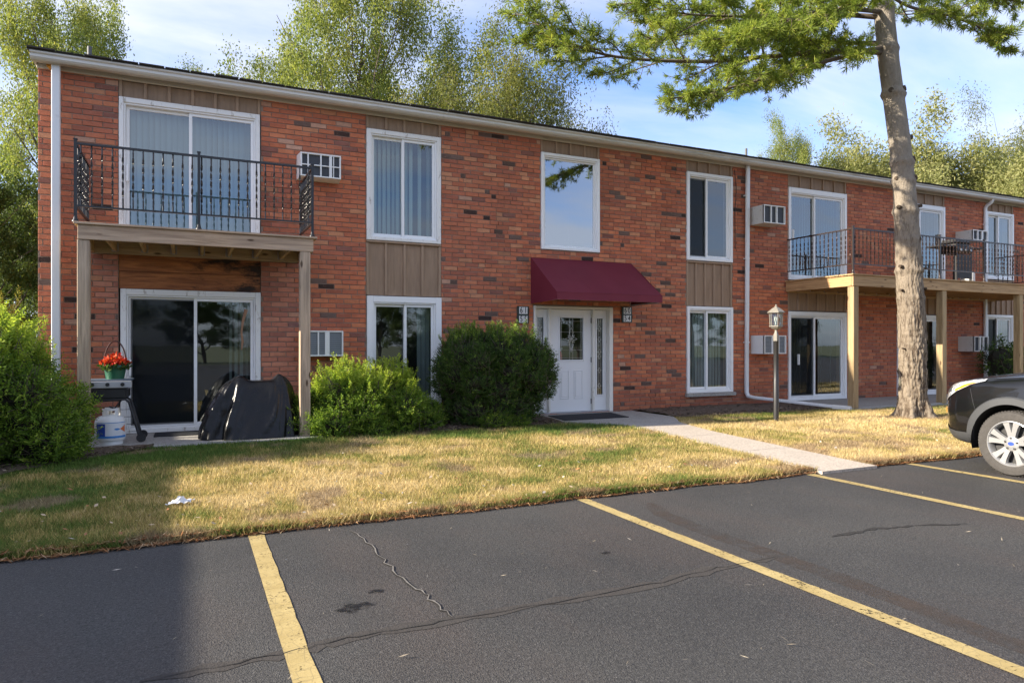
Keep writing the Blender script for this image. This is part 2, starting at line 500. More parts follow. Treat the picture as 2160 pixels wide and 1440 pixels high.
def line_paint():
    m = Mat("yellow_line_paint")
    n = m.noise(34, 6, 0.75); n2 = m.noise(5, 5, 0.6)
    c = m.mix(m.ramp(n2, [(0.35, 0.0), (0.7, 1.0)]), (0.36, 0.265, 0.098), (0.47, 0.36, 0.15))
    c = m.mix(m.ramp(n, [(0.64, 0.0), (0.69, 0.9)]), c, (0.06, 0.055, 0.05))
    cr_ = m.voronoi(16, m.coords((1, 1, 1)), 'DISTANCE_TO_EDGE')
    c = m.mix(m.ramp(cr_, [(0.012, 0.35), (0.03, 0.0)]), c, (0.10, 0.08, 0.05))
    m.set(c, 0.7).bump(n, 0.35, 0.006)
    big = m.noise(2.2, 6, 0.7); w = m.math('ADD', m.math('MULTIPLY', n, 0.65), m.math('MULTIPLY', big, 0.45))
    tr = m.node("ShaderNodeBsdfTransparent"); mx = m.node("ShaderNodeMixShader")
    m.l.new(m.ramp(w, [(0.60, 0.0), (0.66, 1.0)]), mx.inputs[0]); m.l.new(m.b.outputs[0], mx.inputs[1]); m.l.new(tr.outputs[0], mx.inputs[2]); m.l.new(mx.outputs[0], m.out.inputs[0])
    return m.m
M['line'] = line_paint()
M['crack'] = plain("crack_filler", (0.020, 0.018, 0.016), 0.95, var=0.4, scale=30, bump=0.6)
M['crack_light'] = plain("open_crack_grit", (0.17, 0.155, 0.135), 0.95, var=0.5, scale=40)
M['oil_old'] = plain("oil_stain", (0.010, 0.010, 0.010), 0.55, var=0.3, scale=20, bump=0.6, bscale=70)
def concrete(name, base, peb):
    m = Mat(name)
    n = m.noise(1.2, 6, 0.6)
    c = m.mix(n, tuple(np.array(base) * 0.8), tuple(np.array(base) * 1.15))
    vd = m.voronoi(60, out="Color")
    c = m.mix(m.ramp(vd, [(0.45, 0.0), (0.9, 0.6)]), c, peb)
    c = m.mix(m.ramp(m.noise(38, 5, 0.7), [(0.36, 0.7), (0.48, 0.0)]), c, tuple(np.array(base) * 0.4))
    m.set(c, 0.85, spec=0.3).bump(m.voronoi(60), 0.6, 0.008); return m.m
def oil():
    m = Mat("oil_stain_soaked"); m.set((0.008, 0.008, 0.008), 0.45)
    tr = m.node("ShaderNodeBsdfTransparent"); mx = m.node("ShaderNodeMixShader")
    m.l.new(m.ramp(m.noise(30, 6, 0.75), [(0.42, 0.05), (0.58, 0.95)]), mx.inputs[0]); m.l.new(tr.outputs[0], mx.inputs[1]); m.l.new(m.b.outputs[0], mx.inputs[2]); m.l.new(mx.outputs[0], m.out.inputs[0]); return m.m
M['oil'] = oil()
M['concrete'] = concrete("aggregate_concrete", (0.50, 0.43, 0.35), (0.66, 0.57, 0.48))
M['slab'] = concrete("patio_concrete", (0.36, 0.34, 0.31), (0.46, 0.43, 0.39))
def vcol_ground(name, rough=0.95):
    m = Mat(name); a = m.attr("col", "Color")
    n = m.noise(60, 5, 0.7)
    m.set(m.mix(m.ramp(n, [(0.35, 0.55), (0.6, 0.0)]), a, m.mix(1.0, a, (0.35, 0.32, 0.28), 'MULTIPLY')), rough, spec=0.1)
    m.bump(n, 0.8, 0.02); return m.m
M['lawn'] = vcol_ground("lawn_soil")
def gblade():
    m = Mat("grass_blade"); a = m.attr("col", "Color"); m.set(a, 0.7, spec=0.2)
    t = m.node("ShaderNodeBsdfTranslucent"); m.l.new(a, t.inputs[0])
    mx = m.node("ShaderNodeMixShader"); mx.inputs[0].default_value = 0.35
    m.l.new(m.b.outputs[0], mx.inputs[1]); m.l.new(t.outputs[0], mx.inputs[2]); m.l.new(mx.outputs[0], m.out.inputs[0]); return m.m
M['grass'] = gblade()
M['far_ground'] = plain("far_turf", (0.11, 0.12, 0.05), 0.95, var=0.35, scale=0.6)
M['mulch'] = plain("mulch_soil", (0.11, 0.078, 0.055), 0.98, var=0.45, scale=14, bump=0.9, bscale=60)
M['chip'] = None

EDGE_Y = 5.26
def edge_y(x):                              # where the asphalt meets the turf
    return EDGE_Y + 0.085 * (fbm(np.asarray(x) * 1.6 + 40, np.zeros_like(np.asarray(x, float)) + 3.3, 5) - 0.5) * 2

# ground to the horizon
g = MB().quad((-900, -900, -0.06), (900, -900, -0.06), (900, 900, -0.06), (-900, 900, -0.06)).build("ground", M['far_ground'])
setp(g, "dull green turf stretching to the horizon around the building", "ground", kind="structure")

# asphalt
xs = np.concatenate([np.linspace(-40, -6, 12), np.linspace(-5.8, 16, 180), np.linspace(16.5, 60, 14)])
ye = edge_y(xs)
lot = MB()
for i in range(len(xs) - 1):
    lot.quad((xs[i], -30, 0), (xs[i + 1], -30, 0), (xs[i + 1], ye[i + 1] + 0.02, 0), (xs[i], ye[i] + 0.02, 0))
lot = lot.build("parking_lot", M['asphalt'])
setp(lot, "dark sealed asphalt parking lot with faded yellow stall lines", "parking lot", kind="structure")

def strip(pts, w, z, jit=0.0, seed=0, tap=True):
    rg = random.Random(seed); mb = MB(); vs_ = []
    P = [Vector((p[0], p[1])) for p in pts]
    for i, p in enumerate(P):
        d = (P[min(i + 1, len(P) - 1)] - P[max(i - 1, 0)]).normalized(); nrm = Vector((-d.y, d.x))
        ww = w * (1 + (rg.random() - 0.5) * 2 * jit)
        if tap: ww *= min(1, 0.25 + min(i, len(P) - 1 - i) * 0.35)
        vs_ += [(p.x - nrm.x * ww / 2, p.y - nrm.y * ww / 2, z), (p.x + nrm.x * ww / 2, p.y + nrm.y * ww / 2, z)]
    mb.add(vs_, [(2 * i, 2 * i + 1, 2 * i + 3, 2 * i + 2) for i in range(len(P) - 1)])
    return mb

def subdiv(pts, n, jit, seed):
    rg = random.Random(seed); out = []
    for i in range(len(pts) - 1):
        for k in range(n):
            t = k / n
            out.append((pts[i][0] * (1 - t) + pts[i + 1][0] * t + (rg.random() - .5) * jit, pts[i][1] * (1 - t) + pts[i + 1][1] * t + (rg.random() - .5) * jit))
    out.append(pts[-1]); return out

for k, (x, yend) in enumerate([(0.425, 0.2), (3.115, 1.55), (5.875, 0.2), (7.43, 0.2), (10.17, 0.2), (12.9, 0.2), (-2.3, 0.2), (-5.0, 0.2)]):
    rg = random.Random(k); n = 60
    L = [(x + (rg.random() - .5) * 0.004, EDGE_Y - 0.03 + (yend - EDGE_Y + 0.03) * i / n) for i in range(n + 1)]
    o = strip(L, 0.105, 0.004, 0.05, k, tap=False).build("parking_line", M['line'], lot)
ck = [gnd(*p) for p in [(742, 1120), (775, 1143), (800, 1172), (832, 1204), (872, 1236), (900, 1258), (925, 1282), (955, 1303)]]
strip(subdiv(ck, 4, 0.035, 1), 0.008, 0.006, 0.5, 1).build("crack", M['crack_light'], lot)
strip(subdiv(ck, 4, 0.035, 1), 0.018, 0.003, 0.5, 2).build("crack", M['crack'], lot)
ck2 = [gnd(*p) for p in [(300, 1436), (480, 1402), (610, 1376), (700, 1352), (830, 1330), (955, 1306), (1100, 1282), (1250, 1256), (1400, 1228), (1500, 1200), (1570, 1187), (1640, 1172)]]
strip(subdiv(ck2, 4, 0.035, 3), 0.08, 0.002, 0.5, 3).build("crack", plain("crack_sealed_edge", (0.042, 0.036, 0.031), 0.95, var=0.4, scale=20, bump=0.5), lot)
strip(subdiv(ck2, 5, 0.03, 4), 0.006, 0.005, 0.6, 4).build("crack", M['crack'], lot)
ck3 = [gnd(*p) for p in [(1755, 1133), (1840, 1115), (1930, 1109), (2040, 1104)]]
strip(subdiv(ck3, 8, 0.03, 5), 0.03, 0.003, 0.8, 5).build("crack", M['crack'], lot)
def tyre_mark_mat():
    m = Mat("tyre_mark"); m.set((0.070, 0.050, 0.038), 0.9)
    tr = m.node("ShaderNodeBsdfTransparent"); mx = m.node("ShaderNodeMixShader")
    m.l.new(m.ramp(m.noise(6, 6, 0.7), [(0.35, 0.0), (0.75, 0.8)]), mx.inputs[0])
    m.l.new(tr.outputs[0], mx.inputs[1]); m.l.new(m.b.outputs[0], mx.inputs[2]); m.l.new(mx.outputs[0], m.out.inputs[0]); return m.m
M['tyre_mark'] = tyre_mark_mat()
tk = [gnd(*p) for p in [(1370, 1060), (1400, 1085), (1500, 1125), (1620, 1165), (1760, 1215), (1960, 1290), (2160, 1365), (2300, 1420)]]
strip(subdiv(tk, 5, 0.01, 6), 0.16, 0.0015, 0.1, 6).build("tyre_mark", M['tyre_mark'], lot)
def blob(c, rx, ry, z, seed, n=64, rough=0.75):
    rg = np.random.default_rng(seed); an = np.linspace(0, 2 * np.pi, n, endpoint=False)
    r = 1 + rough * (fbm(np.cos(an) * 2.2 + seed * 9, np.sin(an) * 2.2 + seed * 3, 4) - 0.5) * 2 + 0.18 * (rg.random(n) - .5)
    vs_ = [(c[0], c[1], z)] + [(c[0] + rx * q * math.cos(a), c[1] + ry * q * math.sin(a), z) for a, q in zip(an, r)]
    return MB().add(vs_, [(0, 1 + i, 1 + (i + 1) % n) for i in range(n)])
blob(gnd(753, 1280), 0.085, 0.06, 0.003, 2).build("oil_stain", M['oil'], lot)
blob(gnd(793, 1247), 0.045, 0.03, 0.003, 5).build("oil_stain", M['oil'], lot)
blob(gnd(1278, 1166), 0.03, 0.02, 0.003, 8).build("oil_stain", M['oil'], lot)

# ---- lawn
WALK_L = [(6.00, 5.20), (6.20, 7.00), (6.40, 8.60), (6.32, 9.50), (5.68, 10.15), (5.68, 11.36)]
WALK_R = [(6.84, 5.20), (7.03, 7.00), (7.19, 8.25), (7.45, 9.30), (7.92, 10.05), (7.92, 11.36)]
def walk_x(y, side):
    P = WALK_L if side == 0 else WALK_R
    return np.interp(y, [p[1] for p in P], [p[0] for p in P])
def bed_front(x):                           # front edge of the beds along the facade
    x = np.asarray(x, float)
    b = np.where(x < -0.45, np.maximum(8.30, 9.80 + 1.1 * (x + 0.5)), np.where(x < 1.75, 9.93, np.where(x < 5.68, 10.02, np.where(x < 7.92, 10.3, np.where(x < 11.9, 9.95, 9.62)))))
    return b + 0.10 * (fbm(x * 2.2 + 11, np.full_like(x, 0.7), 3) - 0.5) * 2
def turf_h(x, y):
    return 0.028 + 0.02 * np.clip((np.asarray(y) - 5.3) / 4, 0, 1) + 0.03 * (fbm(np.asarray(x) * 0.9, np.asarray(y) * 0.9, 3) - 0.5)
C_GREEN, C_OLIVE, C_STRAW, C_PALE, C_DIRT = [np.array(c) for c in ((0.12, 0.19, 0.038), (0.29, 0.27, 0.075), (0.56, 0.42, 0.16), (0.68, 0.54, 0.28), (0.36, 0.25, 0.16))]
def lawn_col(x, y, r=None):
    x, y = np.asarray(x, float), np.asarray(y, float)
    n = fbm(x * 0.8 + 3, y * 1.1 + 8, 5); n2 = fbm(x * 2.7 + 31, y * 2.7 + 2, 4)
    dry = 0.56 + 1.5 * (n - 0.5) + 1.3 * (n2 - 0.5)
    dry += np.where(x > 6.9, 0.34, 0.0) - 0.62 * np.clip((y - 8.7 + 0.12 * np.clip(2 - x, 0, 4)) / 0.8, 0, 1) * np.where(x < 7, 1, 0.85)
    dry -= 0.38 * np.clip((0.3 - x) / 1.2, 0, 1)
    dry -= 0.18 * np.clip((6.0 - y) / 0.7, 0, 1)
    if r is not None: dry += (r - 0.5) * 0.75
    dry = np.clip(dry, 0, 1)[:, None]
    c = np.where(dry < 0.33, C_GREEN + (C_OLIVE - C_GREEN) * dry / 0.33, np.where(dry < 0.68, C_OLIVE + (C_STRAW - C_OLIVE) * (dry - 0.33) / 0.35, C_STRAW + (C_PALE - C_STRAW) * (dry - 0.68) / 0.32))
    bare = np.clip((fbm(x * 1.9 + 60, y * 1.9 + 14, 4) - 0.60) / 0.08, 0, 1)[:, None] * 0.7
    return c * (1 - bare) + C_DIRT * bare
gx = np.linspace(-9, 26, 360); gy = np.linspace(0, 1, 70)
GX, GY = np.meshgrid(gx, gy)
ys0 = np.maximum(edge_y(gx), 0)
YY = ys0[None, :] + (11.38 - ys0[None, :]) * GY
ZZ = turf_h(GX, YY)
ZZ[0, :] = 0.001; ZZ[1, :] = 0.02
ZZ -= 0.06 * ((GX > walk_x(YY, 0) + 0.03) & (GX < walk_x(YY, 1) - 0.03))
V = np.stack([GX.ravel(), YY.ravel(), ZZ.ravel()], 1)
nx = len(gx); idx = np.arange(len(V)).reshape(len(gy), nx)
Fq = np.stack([idx[:-1, :-1].ravel(), idx[:-1, 1:].ravel(), idx[1:, 1:].ravel(), idx[1:, :-1].ravel()], 1)
lawn = np_mesh("lawn", V, Fq, M['lawn'], smooth=True, col=lawn_col(V[:, 0], V[:, 1]) * 0.8)
setp(lawn, "patchy lawn of green and straw-dry turf before the building", "lawn", kind="structure")

def blades(n, x0, x1, y0, y1, hmin, hmax, w, seed):
    rg = np.random.default_rng(seed)
    x = rg.uniform(x0, x1, n); y = rg.uniform(y0, y1, n)
    ok = (y > edge_y(x) - 0.05 * rg.random(n)**3) & (y < bed_front(x) + 0.05 * rg.standard_normal(n))
    ok &= ~((x > walk_x(y, 0) + 0.02) & (x < walk_x(y, 1) - 0.02))
    bare = fbm(x * 1.9 + 60, y * 1.9 + 14, 4) > 0.63
    ok &= ~(bare & (rg.random(n) < 0.55))
    x, y = x[ok], y[ok]; n = len(x)
    z = turf_h(x, y) - 0.004
    h = rg.uniform(hmin, hmax, n) * (0.65 + 0.7 * fbm(x * 3, y * 3, 3)); an = rg.uniform(0, 2 * np.pi, n); lean = rg.uniform(0.1, 1.0, n) * h
    la = rg.uniform(0, 2 * np.pi, n); ww = w * rg.uniform(0.6, 1.3, n)
    b0 = np.stack([x - np.cos(an) * ww, y - np.sin(an) * ww, z], 1); b1 = np.stack([x + np.cos(an) * ww, y + np.sin(an) * ww, z], 1)
    tp = np.stack([x + np.cos(la) * lean, y + np.sin(la) * lean, z + h], 1)
    c = lawn_col(x, y, rg.random(n)) * rg.uniform(0.5, 1.35, n)[:, None]
    return np.stack([b0, b1, tp], 1).reshape(-1, 3), np.repeat(c, 3, 0)
parts = [blades(150000, -2.6, 9.5, 5.2, 7.2, 0.022, 0.055, 0.0032, 1), blades(150000, -4.5, 14, 7.2, 10.3, 0.025, 0.06, 0.0042, 2), blades(60000, 7, 24, 5.2, 10.3, 0.025, 0.055, 0.005, 3)]
def tufts(n, seed):                         # taller ragged clumps, most of them along the asphalt
    rg = np.random.default_rng(seed); cx_ = rg.uniform(-2.4, 12, n); cy_ = np.where(rg.random(n) < 0.6, edge_y(cx_) + np.abs(rg.normal(0, 0.10, n)), rg.uniform(5.4, 9.6, n))
    k = ~((cx_ > walk_x(cy_, 0) - .03) & (cx_ < walk_x(cy_, 1) + .03)); cx_, cy_ = cx_[k], cy_[k]; per = 16; x = np.repeat(cx_, per) + rg.normal(0, 0.022, len(cx_) * per); y = np.repeat(cy_, per) + rg.normal(0, 0.022, len(cx_) * per); m_ = len(x)
    h = rg.uniform(0.035, 0.10, m_); an = rg.uniform(0, 2 * np.pi, m_); la = rg.uniform(0, 2 * np.pi, m_); z = np.maximum(turf_h(x, y) - 0.01, 0); w = 0.0032
    b0 = np.stack([x - np.cos(an) * w, y - np.sin(an) * w, z], 1); b1 = np.stack([x + np.cos(an) * w, y + np.sin(an) * w, z], 1); tp_ = np.stack([x + np.cos(la) * h * .6, y + np.sin(la) * h * .6, z + h * .8], 1)
    c = lawn_col(x, y, np.repeat(rg.random(len(cx_)) * 0.8 - 0.25, per)) * rg.uniform(0.55, 1.25, m_)[:, None]
    return np.stack([b0, b1, tp_], 1).reshape(-1, 3), np.repeat(c, 3, 0)
parts.append(tufts(2600, 9))
V = np.concatenate([p[0] for p in parts]); Cc = np.concatenate([p[1] for p in parts])
gr = np_mesh("grass", V, np.arange(len(V)).reshape(-1, 3), M['grass'], col=Cc)
setp(gr, "short green and straw coloured grass blades covering the lawn", "grass", kind="stuff")

# ---- walkway of poured panels
walk = thing("walkway", (6.5, 5.2, 0), "pale exposed aggregate walkway from the parking lot to the entrance", "walkway")
walk["kind"] = "structure"
cuts = [5.18, 6.55, 7.9, 9.15, 10.1, 11.36]
for i in range(len(cuts) - 1):
    y0, y1 = cuts[i] + (0.006 if i else 0), cuts[i + 1] - 0.006
    yy = np.linspace(y0, y1, 6); L = walk_x(yy, 0); Rr = walk_x(yy, 1); mb = MB(); vs_ = []
    zt = lambda y: 0.030 + 0.034 * min(max((y - 5.2) / 4.5, 0), 1)
    for k in range(6):
        vs_ += [(L[k], yy[k], zt(yy[k])), (Rr[k], yy[k], zt(yy[k])), (L[k], yy[k], -0.05), (Rr[k], yy[k], -0.05)]
    fs_ = []
    for k in range(5):
        a = 4 * k; fs_ += [(a, a + 1, a + 5, a + 4), (a, a + 4, a + 6, a + 2), (a + 1, a + 3, a + 7, a + 5)]
    fs_ += [(0, 2, 3, 1), (20, 21, 23, 22)]
    mb.add(vs_, fs_).build("concrete_panel", M['concrete'] if i < 3 else M['slab'], walk)

# ---- patios and beds
def slab(name, x0, x1, y0, y1, z, label):
    o = MB().box(x0, x1, y0, y1, -0.05, z).build(name, M['slab'], bevel=0.012)
    return setp(o, label, "patio", kind="structure")
slab("patio", -1.42, 1.72, 9.95, 11.42, 0.07, "concrete patio slab under the balcony with the black cover")
slab("patio", 11.95, 20.0, 9.66, 11.42, 0.10, "low concrete patio slab running behind the pine trunk")
def bed(x0, x1, y1, label, yfun=None):
    xx = np.linspace(x0, x1, max(8, int((x1 - x0) * 10))); yf = bed_front(xx); vs_ = []
    rows = 14
    for j in range(rows):
        for i, x in enumerate(xx):
            t = j / (rows - 1); y = yf[i] + (y1 - yf[i]) * t
            vs_.append((x, y, float(turf_h(x, y)) + 0.004 + 0.03 * math.sin(min(t * 3, 1) * 1.5) + 0.02 * random.random()))
    n = len(xx)
    fs_ = [(j * n + i, j * n + i + 1, (j + 1) * n + i + 1, (j + 1) * n + i) for j in range(rows - 1) for i in range(n - 1)]
    o = MB().add(vs_, fs_).build("planting_bed", M['mulch'], smooth=True)
    return setp(o, label, "planting bed", kind="structure")
bed(-6.0, -1.43, 11.6, "bare dark mulch bed under the sunlit yew by the corner")
bed(-1.425, -0.42, 9.945, "small triangle of bare soil before the left patio corner")
bed(1.74, 5.66, 11.38, "dark mulch bed under the shrubs between patio and entrance")
bed(7.94, 11.93, 11.38, "bare mulch bed below the window right of the entrance")

def scatter(name, n, region, size, ramp, label, seed, aspect=0.4, zoff=0.01, cat="litter", lift=0.01):
    rg = np.random.default_rng(seed); x, y = region(rg, n); n = len(x)
    s = size * rg.uniform(0.4, 1.3, n); an = rg.uniform(0, 2 * np.pi, n)
    d = np.stack([np.cos(an), np.sin(an), rg.uniform(-.5, .5, n)], 1) * s[:, None]; q = np.stack([-np.sin(an), np.cos(an), rg.uniform(-.6, .6, n)], 1) * (s * aspect)[:, None]
    z = np.where(y < edge_y(x), 0.004, turf_h(x, y) + zoff) + rg.uniform(0.002, lift, n)
    c = np.stack([x, y, z + 0.3 * s * 0.5], 1)
    Vv = np.stack([c - d, c - q, c + d, c + q], 1).reshape(-1, 3)
    m = Mat(name); m.set(m.ramp(m.attr("rnd"), ramp, 'CONSTANT'), 0.85, spec=0.1)
    o = np_mesh(name, Vv, np.arange(len(Vv)).reshape(-1, 4), m.m, attrs={"rnd": np.repeat(rg.random(n), 4)})
    return setp(o, label, cat, kind="stuff")
scatter("mulch_chips", 16000, lambda rg, n: (lambda x: (x, bed_front(x) + (np.where((x > -1.43) & (x < 0), 9.93, 11.35) - bed_front(x)) * rg.random(n)))(np.concatenate([rg.uniform(1.8, 5.6, n // 2), rg.uniform(8, 11.9, n // 3), rg.uniform(-3.6, -0.5, n - n // 2 - n // 3)])),
        0.022, [(0, (0.10, 0.07, 0.045)), (0.3, (0.05, 0.035, 0.025)), (0.6, (0.17, 0.125, 0.085)), (0.9, (0.30, 0.24, 0.18))], "loose brown mulch chips strewn over the planting beds", 21, 0.35, 0.03)
def edge_region(rg, n):
    x = rg.uniform(-2.2, 14, n); y = edge_y(x) + np.abs(rg.standard_normal(n)) * 0.07 - 0.05
    k = ~((x > 5.98) & (x < 6.86)); return x[k], y[k]
scatter("pine_straw", 15000, edge_region, 0.032, [(0, (0.30, 0.14, 0.06)), (0.4, (0.20, 0.09, 0.04)), (0.7, (0.40, 0.24, 0.12)), (0.93, (0.5, 0.36, 0.22))], "rusty pine needle litter along the asphalt edge", 22, 0.10, 0.012)
def fallen(rg, n):
    x = rg.uniform(-2.0, 10, n); y = edge_y(x) + np.abs(rg.standard_normal(n)) * 0.9
    k = (y < 9.6) & (rg.random(n) < np.where(x < 4, 1, 0.45)) & ~((x > walk_x(y, 0)) & (x < walk_x(y, 1))); return x[k], y[k]
scatter("fallen_leaves", 420, fallen, 0.020, [(0, (0.45, 0.34, 0.22)), (0.35, (0.42, 0.37, 0.30)), (0.6, (0.30, 0.15, 0.07)), (0.85, (0.42, 0.20, 0.08))], "small pale and rusty fallen leaves scattered on the lawn", 23, 0.55, 0.045)
def lot_bits(rg, n):
    x = rg.uniform(-2, 9, n); y = rg.uniform(1, 5.1, n); return x, y
scatter("twig_bits", 240, lot_bits, 0.022, [(0, (0.35, 0.30, 0.22)), (0.5, (0.20, 0.17, 0.13)), (0.8, (0.45, 0.40, 0.33))], "tiny dry twigs and bits lying on the asphalt", 24, 0.12)

# ================================================================== APARTMENT BUILDING
WX0, WX1, TOPZ = -1.90, 27.0, 5.19
bld = thing("apartment_building", (3.0, 11.4, 0), "long two-storey red brick apartment block with white windows and tan panels", "apartment building")
OPEN = [(-0.93, 1.00, 0.07, TOPZ), (2.645, 3.955, 0.33, TOPZ), (5.90, 7.18, 3.13, TOPZ), (5.745, 7.485, 0.062, 2.09), (9.28, 10.51, 0.33, TOPZ),
        (12.12, 13.98, 0.09, TOPZ), (15.75, 17.58, 0.09, TOPZ), (19.30, 20.52, 0.33, TOPZ), (23.0, 24.3, 0.33, TOPZ)]
wb = MB()
bx = sorted(set([WX0, WX1] + [o[0] for o in OPEN] + [o[1] for o in OPEN]))
for i in range(len(bx) - 1):
    x0, x1 = bx[i], bx[i + 1]; xm = (x0 + x1) / 2
    zs = [(-0.1, 5.25)]
    for o in OPEN:
        if o[0] < xm < o[1]:
            nz = []
            for a, b in zs:
                if o[3] <= a or o[2] >= b: nz.append((a, b))
                else:
                    if o[2] > a: nz.append((a, o[2]))
                    if o[3] < b: nz.append((o[3], b))
            zs = nz
    for a, b in zs:
        wb.box(x0, x1, D, D + 0.28, a, b)
wall = wb.build("wall", M['mortar'], bld)
sw = MB()
sw.box(WX0 - 0.004, WX0 + 0.2, D + 0.285, D + 9.0, -0.1, 5.25)
sw.box(WX0 + 0.2, WX1, D + 8.8, D + 9.0, -0.1, 5.25)
sw.box(WX1 - 0.2, WX1, D + 0.285, D + 8.8, -0.1, 5.25)
sw.build("side_wall", M['side_brick'], bld)

# ---- bricks: laid in running bond, the 300 that show largest are single objects
COURSE, BLEN, JOINT, BH = 0.0780, 0.250, 0.011, 0.0655
PAL = [((0.59, 0.186, 0.092), 36), ((0.52, 0.162, 0.086), 30), ((0.63, 0.220, 0.108), 18), ((0.44, 0.145, 0.086), 12), ((0.62, 0.270, 0.140), 4), ((0.30, 0.125, 0.092), 2), ((0.16, 0.110, 0.090), 1.2), ((0.045, 0.034, 0.031), 0.8), ((0.60, 0.34, 0.23), 1.2)]
pw = np.array([p[1] for p in PAL]); pw = pw / pw.sum(); pc = np.array([p[0] for p in PAL])
brg = np.random.default_rng(11)
bricks = []
ncourse = int(math.ceil((TOPZ + 0.02) / COURSE))
for i in range(ncourse):
    z0 = 0.0 + i * COURSE; zc = z0 + COURSE / 2
    segs = [(WX0, WX1)]
    for o in OPEN:
        if o[2] - 0.02 < zc < o[3] + 0.02:
            ns = []
            for a, b in segs:
                if o[1] <= a or o[0] >= b: ns.append((a, b))
                else:
                    if o[0] > a: ns.append((a, o[0]))
                    if o[1] < b: ns.append((o[1], b))
            segs = ns
    off = (i % 2) * BLEN / 2 + (0.03 if (i // 7) % 2 else 0)
    for a, b in segs:
        k = math.floor((a - off) / BLEN); x = off + k * BLEN
        while x < b - 0.001:
            x0, x1 = max(x, a), min(x + BLEN, b)
            if x1 - x0 > 0.2 and 3.9 < x0 < 9.4 and random.random() < 0.16:      # some stretches are laid with half bricks
                xm_ = x0 + (x1 - x0) * random.choice((0.35, 0.5, 0.65))
                bricks.append((x0 + JOINT / 2, xm_ - JOINT / 3, z0 + (COURSE - BH) / 2, z0 + (COURSE + BH) / 2)); bricks.append((xm_ + JOINT / 3, x1 - JOINT / 2, z0 + (COURSE - BH) / 2, z0 + (COURSE + BH) / 2))
            elif x1 - x0 > 0.035:
                bricks.append((x0 + JOINT / 2, x1 - JOINT / 2, z0 + (COURSE - BH) / 2, z0 + (COURSE + BH) / 2))
            x += BLEN
B = np.array(bricks); nb = len(B)
zone = fbm((B[:, 0]) * 0.7 + 5, B[:, 2] * 0.9 + 3, 3)
ci = brg.choice(len(PAL), nb, p=pw)
bcol = pc[ci] * brg.uniform(0.92, 1.07, nb)[:, None]
midz = (B[:, 0] > 3.9) & (B[:, 0] < 9.4)                     # this stretch holds more burnt and buff bricks
extra = midz & (brg.random(nb) < 0.045); bcol[extra] = pc[6] * brg.uniform(0.6, 1.3, extra.sum())[:, None]
extra = midz & (brg.random(nb) < 0.012); bcol[extra] = pc[7]
extra = midz & (brg.random(nb) < 0.06); bcol[extra] = pc[4] * 1.05
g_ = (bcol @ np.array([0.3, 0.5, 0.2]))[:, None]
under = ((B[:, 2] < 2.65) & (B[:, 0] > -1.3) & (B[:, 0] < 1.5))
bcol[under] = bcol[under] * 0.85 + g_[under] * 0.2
zn = np.clip((zone - 0.40) / 0.25, 0, 1)[:, None]                 # broad changes of the clay and of soiling
grey_ = (bcol @ np.array([0.35, 0.45, 0.2]))[:, None]
bcol = bcol * (0.92 + 0.14 * zn) + grey_ * 0.06 * (1 - zn)
soil = np.clip((0.75 - B[:, 2]) / 0.75, 0, 1)[:, None] * (0.35 + 0.5 * fbm(B[:, 0] * 1.5, B[:, 2] * 2, 3)[:, None])
bcol = bcol * (1 - 0.55 * soil) + np.array([0.10, 0.07, 0.055]) * 0.5 * soil
stk = np.clip((fbm(B[:, 0] * 4.0 + 70, B[:, 2] * 0.35, 3) - 0.60) / 0.12, 0, 1)[:, None] * 0.22
bcol = bcol * (1 - stk)
proud = 0.011 + brg.normal(0, 0.0025, nb)
proud += np.where(midz, brg.normal(0, 0.0025, nb), 0)
proud = np.clip(proud, 0.004, 0.022)
# projected size on the photograph decides which bricks are single objects
xc, zc_ = (B[:, 0] + B[:, 1]) / 2, (B[:, 2] + B[:, 3]) / 2
dep = xc * SA + D * CA
area = (B[:, 1] - B[:, 0]) / dep**2
uu = 1080 + F_PX * (xc * CA - D * SA) / dep; vv = HOR - F_PX * (zc_ - CAM_H) / dep
hid = (uu < 240) & (vv > 640) | (uu > 112) & (uu < 132) | (uu < 82) | (vv > 470) & (vv < 560) & (uu > 145) & (uu < 665) | ((uu > 152) & (uu < 190) | (uu > 632) & (uu < 664)) & (vv > 500) | (vv > 780) & (uu > 430)
score = np.where(hid, -1, area)
pick = np.argsort(-score)[:300]
single = np.zeros(nb, bool); single[pick] = True
def brick_box(x0, x1, y0, y1, z0, z1, rg, j=0.0016, c=0.003):
    q = lambda: (rg.random() - .5) * 2 * j
    v = []
    for (x, z, sx, sz) in ((x0, z0, 1, 1), (x1, z0, -1, 1), (x1, z1, -1, -1), (x0, z1, 1, -1)):
        dx_, dz_ = q(), q()
        v.append((x + dx_, y1, z + dz_)); v.append((x + dx_, y0 + c, z + dz_)); v.append((x + dx_ + sx * c, y0 + q() * 0.6, z + dz_ + sz * c))
    f = []
    for k in range(4):
        a, b = 3 * k, 3 * ((k + 1) % 4)
        f += [(a, b, b + 1, a + 1), (a + 1, b + 1, b + 2, a + 2)]
    f.append((2, 5, 8, 11)); return v, f
prg = random.Random(5)
protos = {}
for lkey in (0.239,):
    for k in range(6):
        v, f = brick_box(-lkey / 2, lkey / 2, 0, 0.03, -BH / 2, BH / 2, prg)
        me = MB().add(v, f).mesh("brick"); me.materials.append(M['brick_obj']); protos[k] = me
for n_, i in enumerate(pick):
    o = bpy.data.objects.new("brick", protos[n_ % 6]); COL.objects.link(o)
    o.parent = wall; o.location = (xc[i], D - proud[i], zc_[i]); o.scale = ((B[i, 1] - B[i, 0]) / 0.239, 1, 1)
    o.color = (*[float(q) for q in bcol[i]], 1)
bm_ = MB(); vcol = []
